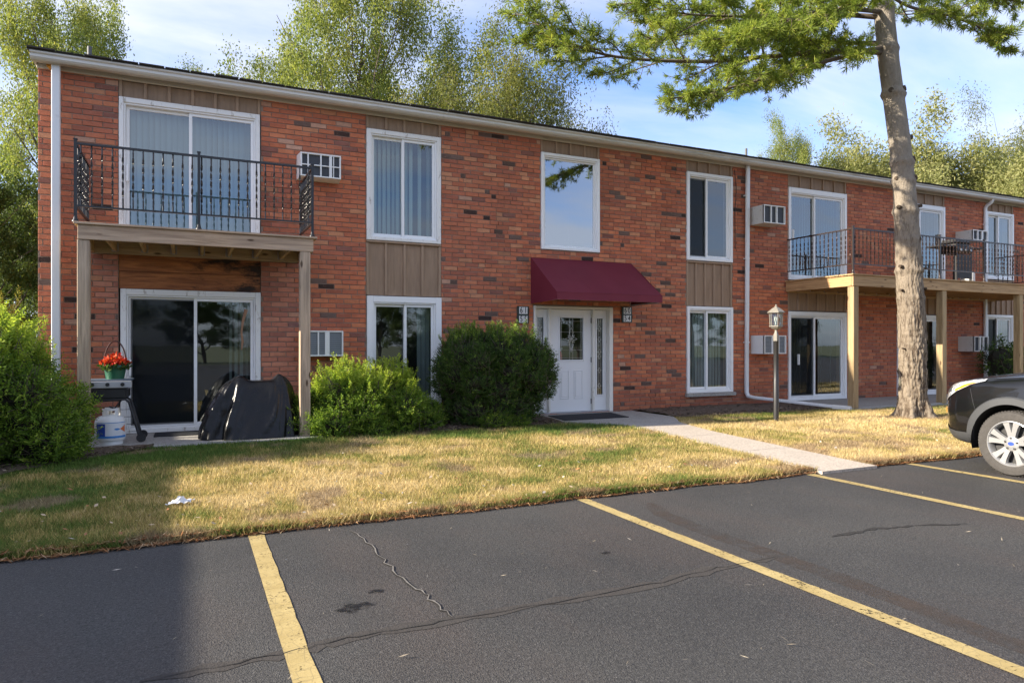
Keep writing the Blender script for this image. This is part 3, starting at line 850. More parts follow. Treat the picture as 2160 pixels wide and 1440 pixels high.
for i in range(nb):
    if single[i]: continue
    v, f = brick_box(B[i, 0], B[i, 1], D - proud[i], D + 0.01, B[i, 2], B[i, 3], prg)
    bm_.add(v, f); vcol.append(i)
me = bm_.mesh("bricks")
at = me.color_attributes.new("col", 'FLOAT_COLOR', 'POINT')
c4 = np.ones((len(me.vertices), 4), np.float32); c4[:, :3] = np.repeat(bcol[vcol], 12, 0)
at.data.foreach_set("color", c4.ravel())
o = link_mesh("bricks", me, M['brick'], wall); o["kind"] = "stuff"

# ---- roof, gutter, frieze
rf = MB()
rf.add([(-1.97, D - 0.33, 5.315), (WX1, D - 0.33, 5.315), (WX1, D + 4.5, 5.75), (-1.97, D + 4.5, 5.75), (-1.97, D + 9.3, 5.32), (WX1, D + 9.3, 5.32),
        (-1.97, D - 0.33, 5.295), (WX1, D - 0.33, 5.295), (WX1, D + 4.5, 5.73), (-1.97, D + 4.5, 5.73), (-1.97, D + 9.3, 5.30), (WX1, D + 9.3, 5.30)],
       [(0, 1, 2, 3), (3, 2, 5, 4), (0, 6, 7, 1), (6, 9, 8, 7), (9, 10, 11, 8), (4, 5, 11, 10), (0, 3, 9, 6), (3, 4, 10, 9), (1, 7, 8, 2), (2, 8, 11, 5)])
roof = rf.build("roof", M['shingle'], bld)
tab = MB(); rg = random.Random(2); x = -1.97
while x < WX1 - 0.4:                         # uneven front edge of the shingles
    w = 0.33; tab.box(x, x + w - 0.012, D - 0.345 - rg.random() * 0.02, D - 0.10, 5.318, 5.326 + rg.random() * 0.012); x += w
tab.build("shingle_edge", M['shingle'], roof)
def extrude_x(prof, x0, x1):                 # prof of (y, z)
    n = len(prof); mb = MB()
    return mb.add([(x0, y, z) for y, z in prof] + [(x1, y, z) for y, z in prof],
                  [(i, i + n, (i + 1) % n + n, (i + 1) % n) for i in range(n)] + [tuple(range(n)), tuple(reversed(range(n, 2 * n)))])
gp = [(D - 0.33, 5.300), (D - 0.325, 5.275), (D - 0.30, 5.262), (D - 0.305, 5.225), (D - 0.285, 5.205), (D - 0.26, 5.190), (D - 0.20, 5.187), (D - 0.19, 5.300)]
xs_ = [-1.945, 3.9, 10.0, 16.0, 22.0, WX1]
for i in range(5): extrude_x(gp, xs_[i] + 0.0015, xs_[i + 1] - 0.0015).build("gutter", M['gutter'], roof)
fb = MB().box(-1.93, WX1, D - 0.185, D - 0.165, 5.19, 5.285).build("fascia_board", M['frieze'], roof)
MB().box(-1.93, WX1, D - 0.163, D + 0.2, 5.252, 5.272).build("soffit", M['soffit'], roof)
MB().box(WX0 - 0.01, WX1, D - 0.045, D - 0.0, 5.165, 5.251).build("frieze_board", M['frieze'], bld, bevel=0.004)
MB().box(-1.93, WX0 - 0.006, D - 0.16, D + 9, 5.20, 5.285).build("rake_board", M['frieze'], roof)
MB().add(*(lambda b: (b.v, b.f))(MB().tube([(-1.74, 11.27, 5.2), (-1.70, 11.36, 5.17)], 0.05, 10))).build("expanding_foam", plain("orange_foam", (0.62, 0.25, 0.02), 0.8, bump=0.8), roof)
for u, v, dz, r in ((189, 118, 0.17, 0.04), (1574, 330, 0.20, 0.03)):
    p = pt(u, v, 13.2 if u < 500 else 18.0)
    MB().lathe([(r, 5.38), (r, p.z + dz), (r * 0.8, p.z + dz + 0.005)], 14, (p.x, p.y, 0)).build("vent_pipe", plain("vent_pipe", (0.10, 0.10, 0.10), 0.6), roof, smooth=True)

# ---- siding panels with battens
def panel(X0, X1, Z0, Z1, nb_, drip=False):
    pn = MB().box(X0 + 0.002, X1 - 0.002, D + 0.022, D + 0.06, Z0, Z1).build("siding_panel", M['siding'], bld)
    for k in range(nb_ + 1):
        x = X0 + 0.025 + (X1 - X0 - 0.05) * k / nb_ + (random.random() - .5) * 0.012 * (0 < k < nb_)
        w = 0.021
        MB().box(x - w, x + w, D - 0.012 + random.random() * 0.004, D + 0.0215, Z0 + 0.004, Z1 - 0.002).build("batten", M['batten'], pn, bevel=0.003)
    if drip: MB().box(X0 + 0.003, X1 - 0.003, D - 0.03, D + 0.021, Z1 + 0.002, Z1 + 0.035).build("drip_board", M['batten'], pn, bevel=0.003)
    return pn
panel(-0.93, 1.00, 4.93, 5.165, 6); panel(2.645, 3.955, 4.955, 5.165, 4); panel(2.645, 3.955, 2.185, 3.06, 4, True)
panel(5.90, 7.18, 4.94, 5.165, 4); panel(9.28, 10.51, 4.945, 5.165, 4); panel(9.28, 10.51, 2.17, 3.06, 5, True)
panel(12.12, 13.98, 4.905, 5.165, 5); panel(15.75, 17.58, 4.905, 5.165, 5); panel(19.30, 20.52, 4.945, 5.165, 4); panel(19.30, 20.52, 2.18, 3.06, 5, True)
panel(12.12, 13.98, 2.13, 2.80, 6); panel(15.75, 17.58, 2.13, 2.80, 6); panel(23.0, 24.3, 4.945, 5.165, 4); panel(23.0, 24.3, 2.18, 3.06, 5, True)

# ---- glazed units
slat_cache = {}
def slats(parent, x0, x1, z0, z1, ang, y, mat, pitch=0.078, w=0.089, skip=0.0, seed=1):
    rg = random.Random(seed); n = int((x1 - x0) / pitch)
    key = (round(z1 - z0, 3), mat.name, w)
    if key not in slat_cache:
        h = z1 - z0; vs_ = []
        for j, s in enumerate((-1, -0.5, 0, 0.5, 1)):
            vs_ += [(s * w / 2, 0.006 * (1 - s * s), 0), (s * w / 2, 0.006 * (1 - s * s), h)]
        me = MB().add(vs_, [(2 * j, 2 * j + 2, 2 * j + 3, 2 * j + 1) for j in range(4)]).mesh("blind_slat", smooth=True)
        me.materials.append(mat); slat_cache[key] = me
    for k in range(n + 1):
        if rg.random() < skip: continue
        o = bpy.data.objects.new("blind_slat", slat_cache[key]); COL.objects.link(o); o.parent = parent
        o.location = (x0 + k * pitch + 0.02, y, z0); o.rotation_euler = (0, 0, R(ang + rg.uniform(-7, 7)))
def unit(name, X0, X1, Z0, Z1, mull, trim, tw, glassL, glassR, screen=None, blind=None, sill=False, th=None, fixed=False, depth=1.6, sashw=0.045):
    th = th or tw
    f = MB()                                          # outer trim
    f.box(X0, X0 + tw, D - 0.035, D + 0.045, Z0, Z1); f.box(X1 - tw, X1, D - 0.035, D + 0.045, Z0, Z1)
    f.box(X0 + tw, X1 - tw, D - 0.033, D + 0.044, Z1 - th, Z1 - 0.001); f.box(X0 + tw, X1 - tw, D - 0.038, D + 0.044, Z0 + 0.001, Z0 + tw * 0.75)
    un = f.build(name, trim, bld, bevel=0.005)
    a, b, c, d = X0 + tw + 0.001, X1 - tw - 0.001, Z0 + tw * 0.75 + 0.001, Z1 - th - 0.001
    g = MB(); e = 0.022                               # inner jamb step
    for q in ((a, a + e, c, d), (b - e, b, c, d), (a + e, b - e, d - e, d), (a + e, b - e, c, c + e)):
        g.box(q[0], q[1], D - 0.012, D + 0.10, q[2], q[3])
    g.build("jamb", M['white'], un, bevel=0.003)
    a += e + .001; b -= e + .001; c += e + .001; d -= e + .001
    xm = a + (b - a) * mull
    sashes = [(a, b, D + 0.03)] if fixed else [(a, xm + 0.02, D + 0.058), (xm - 0.025, b, D + 0.018)]
    for si, (p, q, y) in enumerate(sashes):
        s = sashw; m_ = MB()
        m_.box(p, p + s, y, y + 0.032, c, d); m_.box(q - s, q, y, y + 0.032, c, d)
        m_.box(p + s, q - s, y + 0.001, y + 0.031, d - s, d - 0.001); m_.box(p + s, q - s, y + 0.001, y + 0.031, c + 0.001, c + s)
        m_.build("sash", M['white'], un, bevel=0.004)
        gm = glassL if si == 0 else glassR
        MB().quad((p + s, y + 0.016, c + s), (q - s, y + 0.016, c + s), (q - s, y + 0.016, d - s), (p + s, y + 0.016, d - s)).build("pane", gm, un)
        if screen == si:
            MB().quad((p + s * .6, y - 0.012, c + s * .6), (q - s * .6, y - 0.012, c + s * .6), (q - s * .6, y - 0.012, d - s * .6), (p + s * .6, y - 0.012, d - s * .6)).build("insect_screen", M['screen'], un)
    rm = MB(); y0, y1 = D + 0.11, D + depth
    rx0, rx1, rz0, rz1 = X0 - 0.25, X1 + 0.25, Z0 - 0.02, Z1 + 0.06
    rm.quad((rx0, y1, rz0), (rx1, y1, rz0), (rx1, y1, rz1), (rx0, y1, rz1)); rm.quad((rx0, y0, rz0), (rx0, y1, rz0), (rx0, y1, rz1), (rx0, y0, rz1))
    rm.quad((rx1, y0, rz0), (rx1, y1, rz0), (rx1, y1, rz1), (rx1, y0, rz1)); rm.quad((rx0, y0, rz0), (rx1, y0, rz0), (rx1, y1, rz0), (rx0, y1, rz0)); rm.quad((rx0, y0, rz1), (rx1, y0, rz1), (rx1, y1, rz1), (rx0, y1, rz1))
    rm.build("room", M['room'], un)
    for bl in (blind or []):                          # (from, to, angle, material, skip)
        s0, s1, ang, mt, skip = bl
        slats(un, a + (b - a) * s0, a + (b - a) * s1 - 0.05, c + 0.03, d - 0.01, ang, D + 0.20, mt, skip=skip, seed=int(X0 * 100 + Z0 * 7))
    if sill: MB().box(X0 - 0.04, X1 + 0.05, D - 0.075, D - 0.001, Z0 - 0.075, Z0 - 0.003).build("sill", M['slab'], un, bevel=0.006)
    un["spec"] = (a, b, c, d); return un
G, GB = M['glass'], M['glass_blue']
W, OW = M['white'], M['old_white']
bl, cu = M['blind'], M['curtain']
M["blind_pale"] = plain("blind_vinyl_pale", (0.34, 0.42, 0.38), 0.5, var=0.08)
u1 = unit("patio_door", -0.925, 0.985, 2.90, 4.925, 0.49, OW, 0.06, GB, GB, None, [(0, 1, 28, bl, 0)], th=0.075)
u2 = unit("patio_door", -0.905, 0.995, 0.075, 2.165, 0.52, OW, 0.075, G, G, 0, [(0.80, 1.0, 60, cu, 0)], th=0.085)
u3 = unit("window", 2.650, 3.945, 3.10, 4.945, 0.49, OW, 0.075, G, G, None, [(0, 1, 38, M["blind_pale"], 0.06)])
u4 = unit("window", 2.655, 3.955, 0.34, 2.172, 0.52, M['white'], 0.105, G, G, None, [(0.78, 1.0, 25, cu, 0)])
u5 = unit("window", 5.905, 7.175, 3.135, 4.935, 0.5, W, 0.055, M['glass_stair'], None, fixed=True, sashw=0.03)
u6 = unit("window", 9.285, 10.505, 3.11, 4.938, 0.45, W, 0.065, G, G, 0, [(0, 0.2, 70, bl, 0), (0.48, 0.62, 40, bl, 0)])
u7 = unit("window", 9.285, 10.515, 0.36, 2.158, 0.45, W, 0.065, GB, GB, None, [(0, 1, 15, cu, 0)], sill=True)
u8 = unit("patio_door", 12.125, 13.975, 2.82, 4.89, 0.46, W, 0.075, GB, GB, None, [(0, 1, 50, cu, 0.05)], th=0.11)
u9 = unit("patio_door", 12.125, 13.975, 0.105, 2.112, 0.46, W, 0.07, G, GB, 0, [(0.05, 0.35, 70, cu, 0.1), (0.55, 1, 50, cu, 0.35)], th=0.09)
u10 = unit("patio_door", 15.755, 17.575, 2.82, 4.89, 0.5, W, 0.075, GB, GB, None, [(0.6, 1, 50, cu, 0.1)], th=0.11)
u11 = unit("patio_door", 15.755, 17.575, 0.105, 2.112, 0.5, W, 0.07, G, G, 0, None, th=0.09)
u12 = unit("window", 19.305, 20.515, 3.12, 4.938, 0.5, W, 0.065, GB, GB, None, [(0, 0.4, 40, cu, 0)])
u13 = unit("window", 19.305, 20.515, 0.36, 2.17, 0.45, W, 0.065, G, GB, 0, [(0.6, 1, 50, cu, 0)], sill=True)
u14 = unit("window", 23.01, 24.29, 3.12, 4.938, 0.5, W, 0.065, GB, GB); u15 = unit("window", 23.01, 24.29, 0.36, 2.17, 0.5, W, 0.065, G, G)
for un, x in ((u1, 0.0), (u2, -0.80), (u9, 12.42), (u8, 12.25)):
    z = 3.85 if un in (u1, u8) else 1.05
    if un is u1: x = -0.83
    MB().box(x, x + 0.03, D - 0.045, D + 0.01, z - 0.14, z + 0.10).build("handle", M['white'], un, bevel=0.006)
# a brown shade cord and cloth strip caught in the lower door
MB().tube([(0.79, D + 0.015, 1.90), (0.74, D + 0.012, 1.72), (0.72, D + 0.012, 1.55), (0.735, D + 0.012, 1.40), (0.72, D + 0.012, 1.28)], [0.03, 0.02, 0.015, 0.018, 0.01], 6).build("cloth_strip", plain("tan_cloth", (0.36, 0.20, 0.12), 0.9), u2, smooth=True)
# header boards over the lower left door
MB().box(-0.925, 0.995, D + 0.012, D + 0.06, 2.172, 2.42).build("header_board", M['rot'], bld)
MB().box(-0.925, 0.995, D + 0.004, D + 0.06, 2.425, 2.58).build("header_board", M['rot'], bld)
MB().box(-0.928, 0.998, D + 0.03, D + 0.06, 2.581, 2.899).build("header_board", M['rot'], bld)

# ---- downspouts
def downspout(pts, w=0.088, d=0.062):
    mb = MB(); P = [Vector(p) for p in pts]
    n = 10; ring = [(math.copysign(1, math.cos(a)) * abs(math.cos(a))**0.35 * w / 2, math.copysign(1, math.sin(a)) * abs(math.sin(a))**0.35 * d / 2) for a in [2 * math.pi * (k + 0.5) / n for k in range(n)]]
    vs_ = []
    for i, p in enumerate(P):
        dr = (P[min(i + 1, len(P) - 1)] - P[max(i - 1, 0)]).normalized()
        s = Vector((1, 0, 0)); s = (s - dr * s.dot(dr)).normalized() if abs(dr.x) < 0.9 else Vector((0, 1, 0)); t = dr.cross(s).normalized()
        vs_ += [tuple(p + s * a + t * b) for a, b in ring]
    fs_ = [(i * n + k, i * n + (k + 1) % n, (i + 1) * n + (k + 1) % n, (i + 1) * n + k) for i in range(len(P) - 1) for k in range(n)]
    return mb.add(vs_, fs_ + [tuple(reversed(range(n))), tuple(range((len(P) - 1) * n, len(P) * n))])
def ds_thing(x, low, straight=False):
    top = [(x, D - 0.10, 5.205), (x, D - 0.095, 5.0), (x, D - 0.060, 1.0)] if straight else [(x, D - 0.24, 5.20), (x, D - 0.21, 5.12), (x, D - 0.10, 5.06), (x, D - 0.058, 5.0), (x, D - 0.058, 4.9)]
    o = downspout(top + low).build("downspout", M['downspout'], bld, smooth=True)
    for z in (4.55, 3.2, 1.4):
        MB().box(x - 0.058, x + 0.058, D - 0.092, D - 0.02, z, z + 0.025).build("strap", M['downspout'], o)
    return o
downspout([(-1.668, D - 0.145, 5.21), (-1.668, D - 0.145, 2.8), (-1.668, D - 0.145, 0.1)], 0.105, 0.075).build("downspout", M['downspout'], bld, smooth=True)
ds_thing(10.86, [(10.86, D - 0.058, 0.5), (10.86, D - 0.06, 0.33), (10.88, D - 0.09, 0.26), (10.93, D - 0.2, 0.235), (11.75, 9.78, 0.115)], True)
downspout([(11.70, 9.85, 0.115), (11.78, 9.72, 0.108), (11.86, 9.56, 0.10)], 0.13, 0.085).build("splash_end", plain("white_pvc", (0.78, 0.77, 0.74), 0.4), bld, smooth=True)
ds_thing(19.20, [(19.20, D - 0.058, 0.3), (19.20, D - 0.058, 0.1)])
MB().tube([(10.56, D - 0.02, 5.10), (10.60, D - 0.03, 4.7), (10.57, D - 0.02, 4.2), (10.58, D - 0.02, 3.4)], 0.006, 6).build("cable", M['black_plastic'], bld)

# ---- entrance
ent = part_empty("entrance", bld)
tr = MB(); EX0, EX1, EZ0, EZ1 = 5.752, 7.478, 0.066, 2.085
tr.box(EX0, EX0 + 0.045, D - 0.03, D + 0.19, EZ0, EZ1); tr.box(EX1 - 0.085, EX1, D - 0.03, D + 0.19, EZ0, EZ1); tr.box(EX0 + 0.045, EX1 - 0.085, D - 0.028, D + 0.19, EZ1 - 0.05, EZ1 - 0.001)
tr.box(6.085, 6.128, D + 0.02, D + 0.19, EZ0, EZ1 - 0.05); tr.box(7.052, 7.092, D + 0.02, D + 0.19, EZ0, EZ1 - 0.05)
tr.build("door_frame", M['door_trim'], ent, bevel=0.006)
MB().box(EX0 + 0.045, EX1 - 0.085, D - 0.01, D + 0.19, EZ0, EZ0 + 0.022).build("threshold", M['grey_metal'], ent)
YD = D + 0.09
def rect_frame(mb, x0, x1, z0, z1, w, y0, y1):
    mb.box(x0, x0 + w, y0, y1, z0, z1); mb.box(x1 - w, x1, y0, y1, z0, z1)
    mb.box(x0 + w, x1 - w, y0 + .001, y1, z1 - w, z1 - .001); mb.box(x0 + w, x1 - w, y0 + .001, y1, z0 + .001, z0 + w); return mb
def leaf(name, x0, x1, z0, z1, gx0, gx1, gz0, gz1, mat, motif):
    mb = MB()
    mb.box(x0, gx0, YD, YD + 0.045, z0, z1); mb.box(gx1, x1, YD, YD + 0.045, z0, z1); mb.box(gx0, gx1, YD + 0.0005, YD + 0.045, z0, gz0); mb.box(gx0, gx1, YD + 0.0005, YD + 0.045, gz1, z1)
    lf = mb.build(name, mat, ent)
    rect_frame(MB(), gx0 - 0.015, gx1 + 0.015, gz0 - 0.015, gz1 + 0.015, 0.028, YD - 0.016, YD + 0.02).build("glass_surround", mat, lf, bevel=0.005)
    MB().quad((gx0, YD + 0.02, gz0), (gx1, YD + 0.02, gz0), (gx1, YD + 0.02, gz1), (gx0, YD + 0.02, gz1)).build("pane", M['glass'], lf)
    ld = MB(); y = YD + 0.012; cx = (gx0 + gx1) / 2
    def ln(p, q, r=0.0035): ld.tube([(p[0], y, p[1]), (q[0], y, q[1])], r, 5)
    i = 0.05 if motif == 'door' else 0.035
    if motif == 'door':
        for xx_ in (gx0 + i, gx1 - i): ln((xx_, gz0 + 0.01), (xx_, gz1 - 0.01))
        for zz in (gz0 + i, gz1 - i * 1.5, gz0 + 0.2, gz1 - 0.28): ln((gx0 + 0.012, zz), (gx1 - 0.012, zz))
        for xx_ in (cx - 0.035, cx + 0.035): ln((xx_, gz0 + 0.012), (xx_, gz1 - 0.012))
        zc = gz0 + (gz1 - gz0) * 0.50
        for an, L in ((0, 0.13), (90, 0.22), (180, 0.13), (270, 0.22), (45, 0.10), (135, 0.10), (225, 0.10), (315, 0.10)):
            d_ = Vector((math.cos(R(an)), math.sin(R(an)))); n_ = Vector((-d_.y, d_.x)) * (L * 0.2)
            P = [(cx, zc), (cx + d_.x * L * .5 + n_.x, zc + d_.y * L * .5 + n_.y), (cx + d_.x * L, zc + d_.y * L), (cx + d_.x * L * .5 - n_.x, zc + d_.y * L * .5 - n_.y), (cx, zc)]
            for k in range(4): ln(P[k], P[k + 1], 0.0045)
        zd = gz0 + 0.2
        for k in range(4):
            a_ = [(0, .04), (.025, 0), (0, -.04), (-.025, 0)]; p = a_[k]; q = a_[(k + 1) % 4]; ln((cx + p[0], zd + p[1]), (cx + q[0], zd + q[1]), 0.0045)
    else:
        for xx_ in (cx - 0.02, cx + 0.02): ln((xx_, gz0 + 0.01), (xx_, gz1 - 0.01))
        for fz in (0.12, 0.32, 0.5, 0.56, 0.72, 0.86):
            zz = gz0 + (gz1 - gz0) * fz; ln((gx0, zz), (gx1, zz), 0.003)
            for k in range(4):
                a_ = [(0, .05), (.035, 0), (0, -.05), (-.035, 0)]; p = a_[k]; q = a_[(k + 1) % 4]; ln((cx + p[0], zz + p[1]), (cx + q[0], zz + q[1]), 0.004)
    ld.build("leaded_came", M['lead'], lf)
    return lf
dl = leaf("door", 6.133, 7.047, 0.09, 2.028, 6.345, 6.88, 1.06, 1.885, M['door_white'], 'door')
for x0, x1 in ((6.36, 6.555), (6.665, 6.86)):
    rect_frame(MB(), x0, x1, 0.33, 0.87, 0.018, YD - 0.010, YD - 0.0005).build("door_panel", M['door_white'], dl, bevel=0.004)
    MB().box(x0 + 0.035, x1 - 0.035, YD - 0.008, YD - 0.0005, 0.365, 0.835).build("door_panel", M['door_white'], dl, bevel=0.006)
for z in (0.22, 1.02, 1.78): MB().box(7.040, 7.058, YD - 0.014, YD - 0.0005, z, z + 0.10).build("hinge", M['black_plastic'], dl)
MB().lathe([(0.008, 0), (0.008, 0.03), (0.028, 0.035), (0.03, 0.06), (0.018, 0.075)], 16, (6.19, YD - 0.076, 1.0), 'Y').build("knob", M['lead'], dl, smooth=True)
leaf("sidelight", 5.80, 6.083, 0.09, 2.028, 5.86, 6.02, 0.45, 1.885, M['door_white'], 'side')
leaf("sidelight", 7.094, 7.390, 0.09, 2.028, 7.165, 7.325, 0.38, 1.885, M['door_white'], 'side')
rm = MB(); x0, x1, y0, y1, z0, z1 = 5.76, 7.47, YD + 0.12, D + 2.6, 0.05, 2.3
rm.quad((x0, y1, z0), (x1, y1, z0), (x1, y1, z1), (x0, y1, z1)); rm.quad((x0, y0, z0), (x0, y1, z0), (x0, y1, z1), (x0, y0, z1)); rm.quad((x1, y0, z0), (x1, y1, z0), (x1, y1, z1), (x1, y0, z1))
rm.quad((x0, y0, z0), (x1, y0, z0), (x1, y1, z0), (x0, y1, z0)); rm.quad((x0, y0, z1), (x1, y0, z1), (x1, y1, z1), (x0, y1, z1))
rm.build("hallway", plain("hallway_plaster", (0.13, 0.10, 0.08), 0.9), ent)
# fire extinguisher seen through the door glass
fe = thing("fire_extinguisher", (6.46, D + 0.30, 0.95), "red fire extinguisher seen behind the entrance door glass", "extinguisher")
MB().lathe([(0.05, 0.98), (0.058, 1.0), (0.058, 1.17), (0.045, 1.22), (0.02, 1.24)], 18, (6.46, D + 0.30, 0)).build("cylinder_body", M['red'], fe, smooth=True)
MB().box(6.43, 6.49, D + 0.275, D + 0.325, 1.24, 1.27).box(6.42, 6.53, D + 0.29, D + 0.31, 1.28, 1.295).build("valve", M['tile_white'], fe)
MB().tube([(6.46, D + 0.32, 0.995), (6.46, D + 0.40, 0.995), (6.46, D + 0.40, 0.06)], 0.012, 6).build("stand", M['black_plastic'], fe)

# ================================================================== AWNING
aw = thing("awning", (6.78, D, 2.1), "maroon canvas awning sloping out over the entrance door", "awning")
AX0, AX1, AYF, AZT, AZF, AZB = 5.69, 7.90, D - 1.02, 2.965, 2.262, 2.135
cv = MB(); nseg = 16
vs_ = []
for j in range(9):
    for i in range(nseg + 1):
        t = j / 8; x = AX0 + (AX1 - AX0) * i / nseg
        sag = 0.012 * math.sin(math.pi * t) * (0.5 + 0.5 * math.cos(2 * math.pi * i / nseg * 3))
        vs_.append((x, (D - 0.02) + (AYF - D + 0.02) * t, AZT + (AZF - AZT) * t - sag))
cv.add(vs_, [(j * (nseg + 1) + i, j * (nseg + 1) + i + 1, (j + 1) * (nseg + 1) + i + 1, (j + 1) * (nseg + 1) + i) for j in range(8) for i in range(nseg)])
cv.build("canopy", M['awning'], aw, smooth=True)
MB().box(AX0, AX1, AYF - 0.006, AYF - 0.002, AZB, AZF).build("valance", M['awning'], aw)
for x in (AX0, AX1):
    s = -1 if x == AX0 else 1
    MB().add([(x + s * .003, D - 0.02, AZT), (x + s * .003, AYF, AZF), (x + s * .003, AYF, AZB), (x + s * .003, D - 0.02, AZB - 0.02), (x, D - 0.02, AZT), (x, AYF, AZF), (x, AYF, AZB), (x, D - 0.02, AZB - 0.02)], [(0, 1, 2, 3), (7, 6, 5, 4)]).build("side_panel", M['awning'], aw)
    fr = MB(); xx_ = x - s * 0.02
    fr.tube([(xx_, D - 0.03, AZB), (xx_, AYF + 0.02, AZB + 0.01), (xx_, AYF + 0.02, AZF - 0.02), (xx_, D - 0.03, AZT - 0.03)], 0.012, 8)
    fr.build("frame", M['grey_metal'], aw)
MB().tube([(AX0 + .02, AYF + 0.02, AZB + 0.012), (AX1 - .02, AYF + 0.02, AZB + 0.012)], 0.012, 8).build("front_bar", M['grey_metal'], aw)
MB().tube([(AX0 + 0.003, AYF - 0.004, AZF), (AX1 - 0.003, AYF - 0.004, AZF)], 0.007, 8).build("piping", M['awning'], aw)
for k in (1, 2):
    x = AX0 + (AX1 - AX0) * k / 3
    MB().tube([(x, D - 0.02 + (AYF - D + 0.02) * t, AZT + (AZF - AZT) * t - 0.002 - 0.012 * math.sin(math.pi * t)) for t in np.linspace(0, 1, 9)], 0.0035, 6).build("seam", M['awning'], aw)

# ================================================================== NUMBER SIGNS
def text_mesh(txt, size, loc, mat, parent, name):
    cu_ = bpy.data.curves.new("digits", 'FONT'); cu_.body = txt; cu_.size = size; cu_.align_x = 'CENTER'; cu_.align_y = 'CENTER'; cu_.extrude = 0.0015; cu_.offset = 0.0012
    to = bpy.data.objects.new("digits", cu_); COL.objects.link(to)
    to.rotation_euler = (R(90), 0, 0); to.location = loc; to.scale = (0.82, 1.12, 1)
    bpy.context.view_layer.update()
    dg = bpy.context.evaluated_depsgraph_get(); me = bpy.data.meshes.new_from_object(to.evaluated_get(dg)); me.transform(to.matrix_world)
    bpy.data.objects.remove(to); bpy.data.curves.remove(cu_)
    me.materials.clear(); return link_mesh(name, me, mat, parent)
def sign(x0, x1, z0, z1, rows, label):
    t = thing("house_number_sign", ((x0 + x1) / 2, D - 0.03, z0), label, "number sign", "house number signs by the entrance")
    MB().box(x0, x1, D - 0.045, D - 0.020, z0, z1).build("board", M['sign_green'], t, bevel=0.004)
    h = (z1 - z0) / 2
    for k, tx in enumerate(rows):
        zc = z1 - h * (k + 0.5); w = 0.082
        for j, ch in enumerate(tx):
            xc_ = (x0 + x1) / 2 + (j - 0.5) * (w + 0.004)
            pl = MB().box(xc_ - w / 2, xc_ + w / 2, D - 0.051, D - 0.0455, zc - 0.063, zc + 0.063).build("number_tile", M['tile_white'], t)
            text_mesh(ch, 0.135, (xc_, D - 0.0528, zc), M['ink'], pl, "digit")
    return t
sign(5.405, 5.640, 1.745, 2.065, ("61", "55"), "number sign left of the awning, white tiles 61 over 55")
sign(7.675, 7.915, 1.80, 2.105, ("60", "54"), "number sign right of the entrance door, tiles 60 over 54")

# ================================================================== BALCONIES
def twisted(h, w=0.016, turns=5.0, seg=60, t0=0.16, t1=0.86):
    vs_, fs_ = [], []
    for i in range(seg + 1):
        t = i / seg; k = min(max((t - t0) / (t1 - t0), 0), 1); a = math.pi / 4 + k * turns * math.pi
        r = w * 0.72 * (1.0 if 0 < k < 1 else 0.72)
        hw, ht = (0.0125, 0.0042) if 0 < k < 1 else (0.0075, 0.006)
        for sx, sy in ((1, 1), (-1, 1), (-1, -1), (1, -1)): vs_.append((sx * hw * math.cos(a) - sy * ht * math.sin(a), sx * hw * math.sin(a) + sy * ht * math.cos(a), t * h))
    for i in range(seg):
        for q in range(4): fs_.append((4 * i + q, 4 * i + (q + 1) % 4, 4 * i + 4 + (q + 1) % 4, 4 * i + 4 + q))
    return MB().add(vs_, fs_).mesh("baluster")
bal_cache = {}
def balusters(parent, p, q, n, z0, z1, mat):
    key = (round(z1 - z0, 3), mat.name)
    if key not in bal_cache:
        me = twisted(z1 - z0); me.materials.append(mat); bal_cache[key] = me
    for k in range(n):
        t = (k + 0.5) / n
        o = bpy.data.objects.new("baluster", bal_cache[key]); COL.objects.link(o); o.parent = parent
        o.location = (p[0] + (q[0] - p[0]) * t, p[1] + (q[1] - p[1]) * t, z0); o.rotation_euler = (0, 0, random.random() * 0.5)
def railing(parent, p, q, n, zd, zt, mat, posts=(0, 1), rail=0.032):
    r = part = None
    mb = MB(); P, Q = Vector((p[0], p[1], 0)), Vector((q[0], q[1], 0))
    up = Vector((0, 0, 1))
    o = part_empty("railing", parent)
    MB().bar(P + up * zt, Q + up * zt, rail, 0.026).build("top_rail", mat, o); MB().bar(P + up * (zd + 0.20), Q + up * (zd + 0.20), rail * 0.85, 0.022).build("bottom_rail", mat, o)
    for t in posts:
        c = P.lerp(Q, t)
        MB().box(c.x - 0.017, c.x + 0.017, c.y - 0.017, c.y + 0.017, zd + 0.012, zt + 0.045).build("rail_post", mat, o)
        MB().box(c.x - 0.024, c.x + 0.024, c.y - 0.024, c.y + 0.024, zt + 0.046, zt + 0.058).build("post_cap", mat, o)
        MB().lathe([(0.042, zd + 0.001), (0.042, zd + 0.008), (0.026, zd + 0.03), (0.02, zd + 0.07)], 12, (c.x, c.y, 0)).build("post_shoe", mat, o, smooth=True)
    balusters(o, p, q, n, zd + 0.20, zt - 0.012, M['twist'] if mat is M['iron'] else M['twist_brown'])
    return o
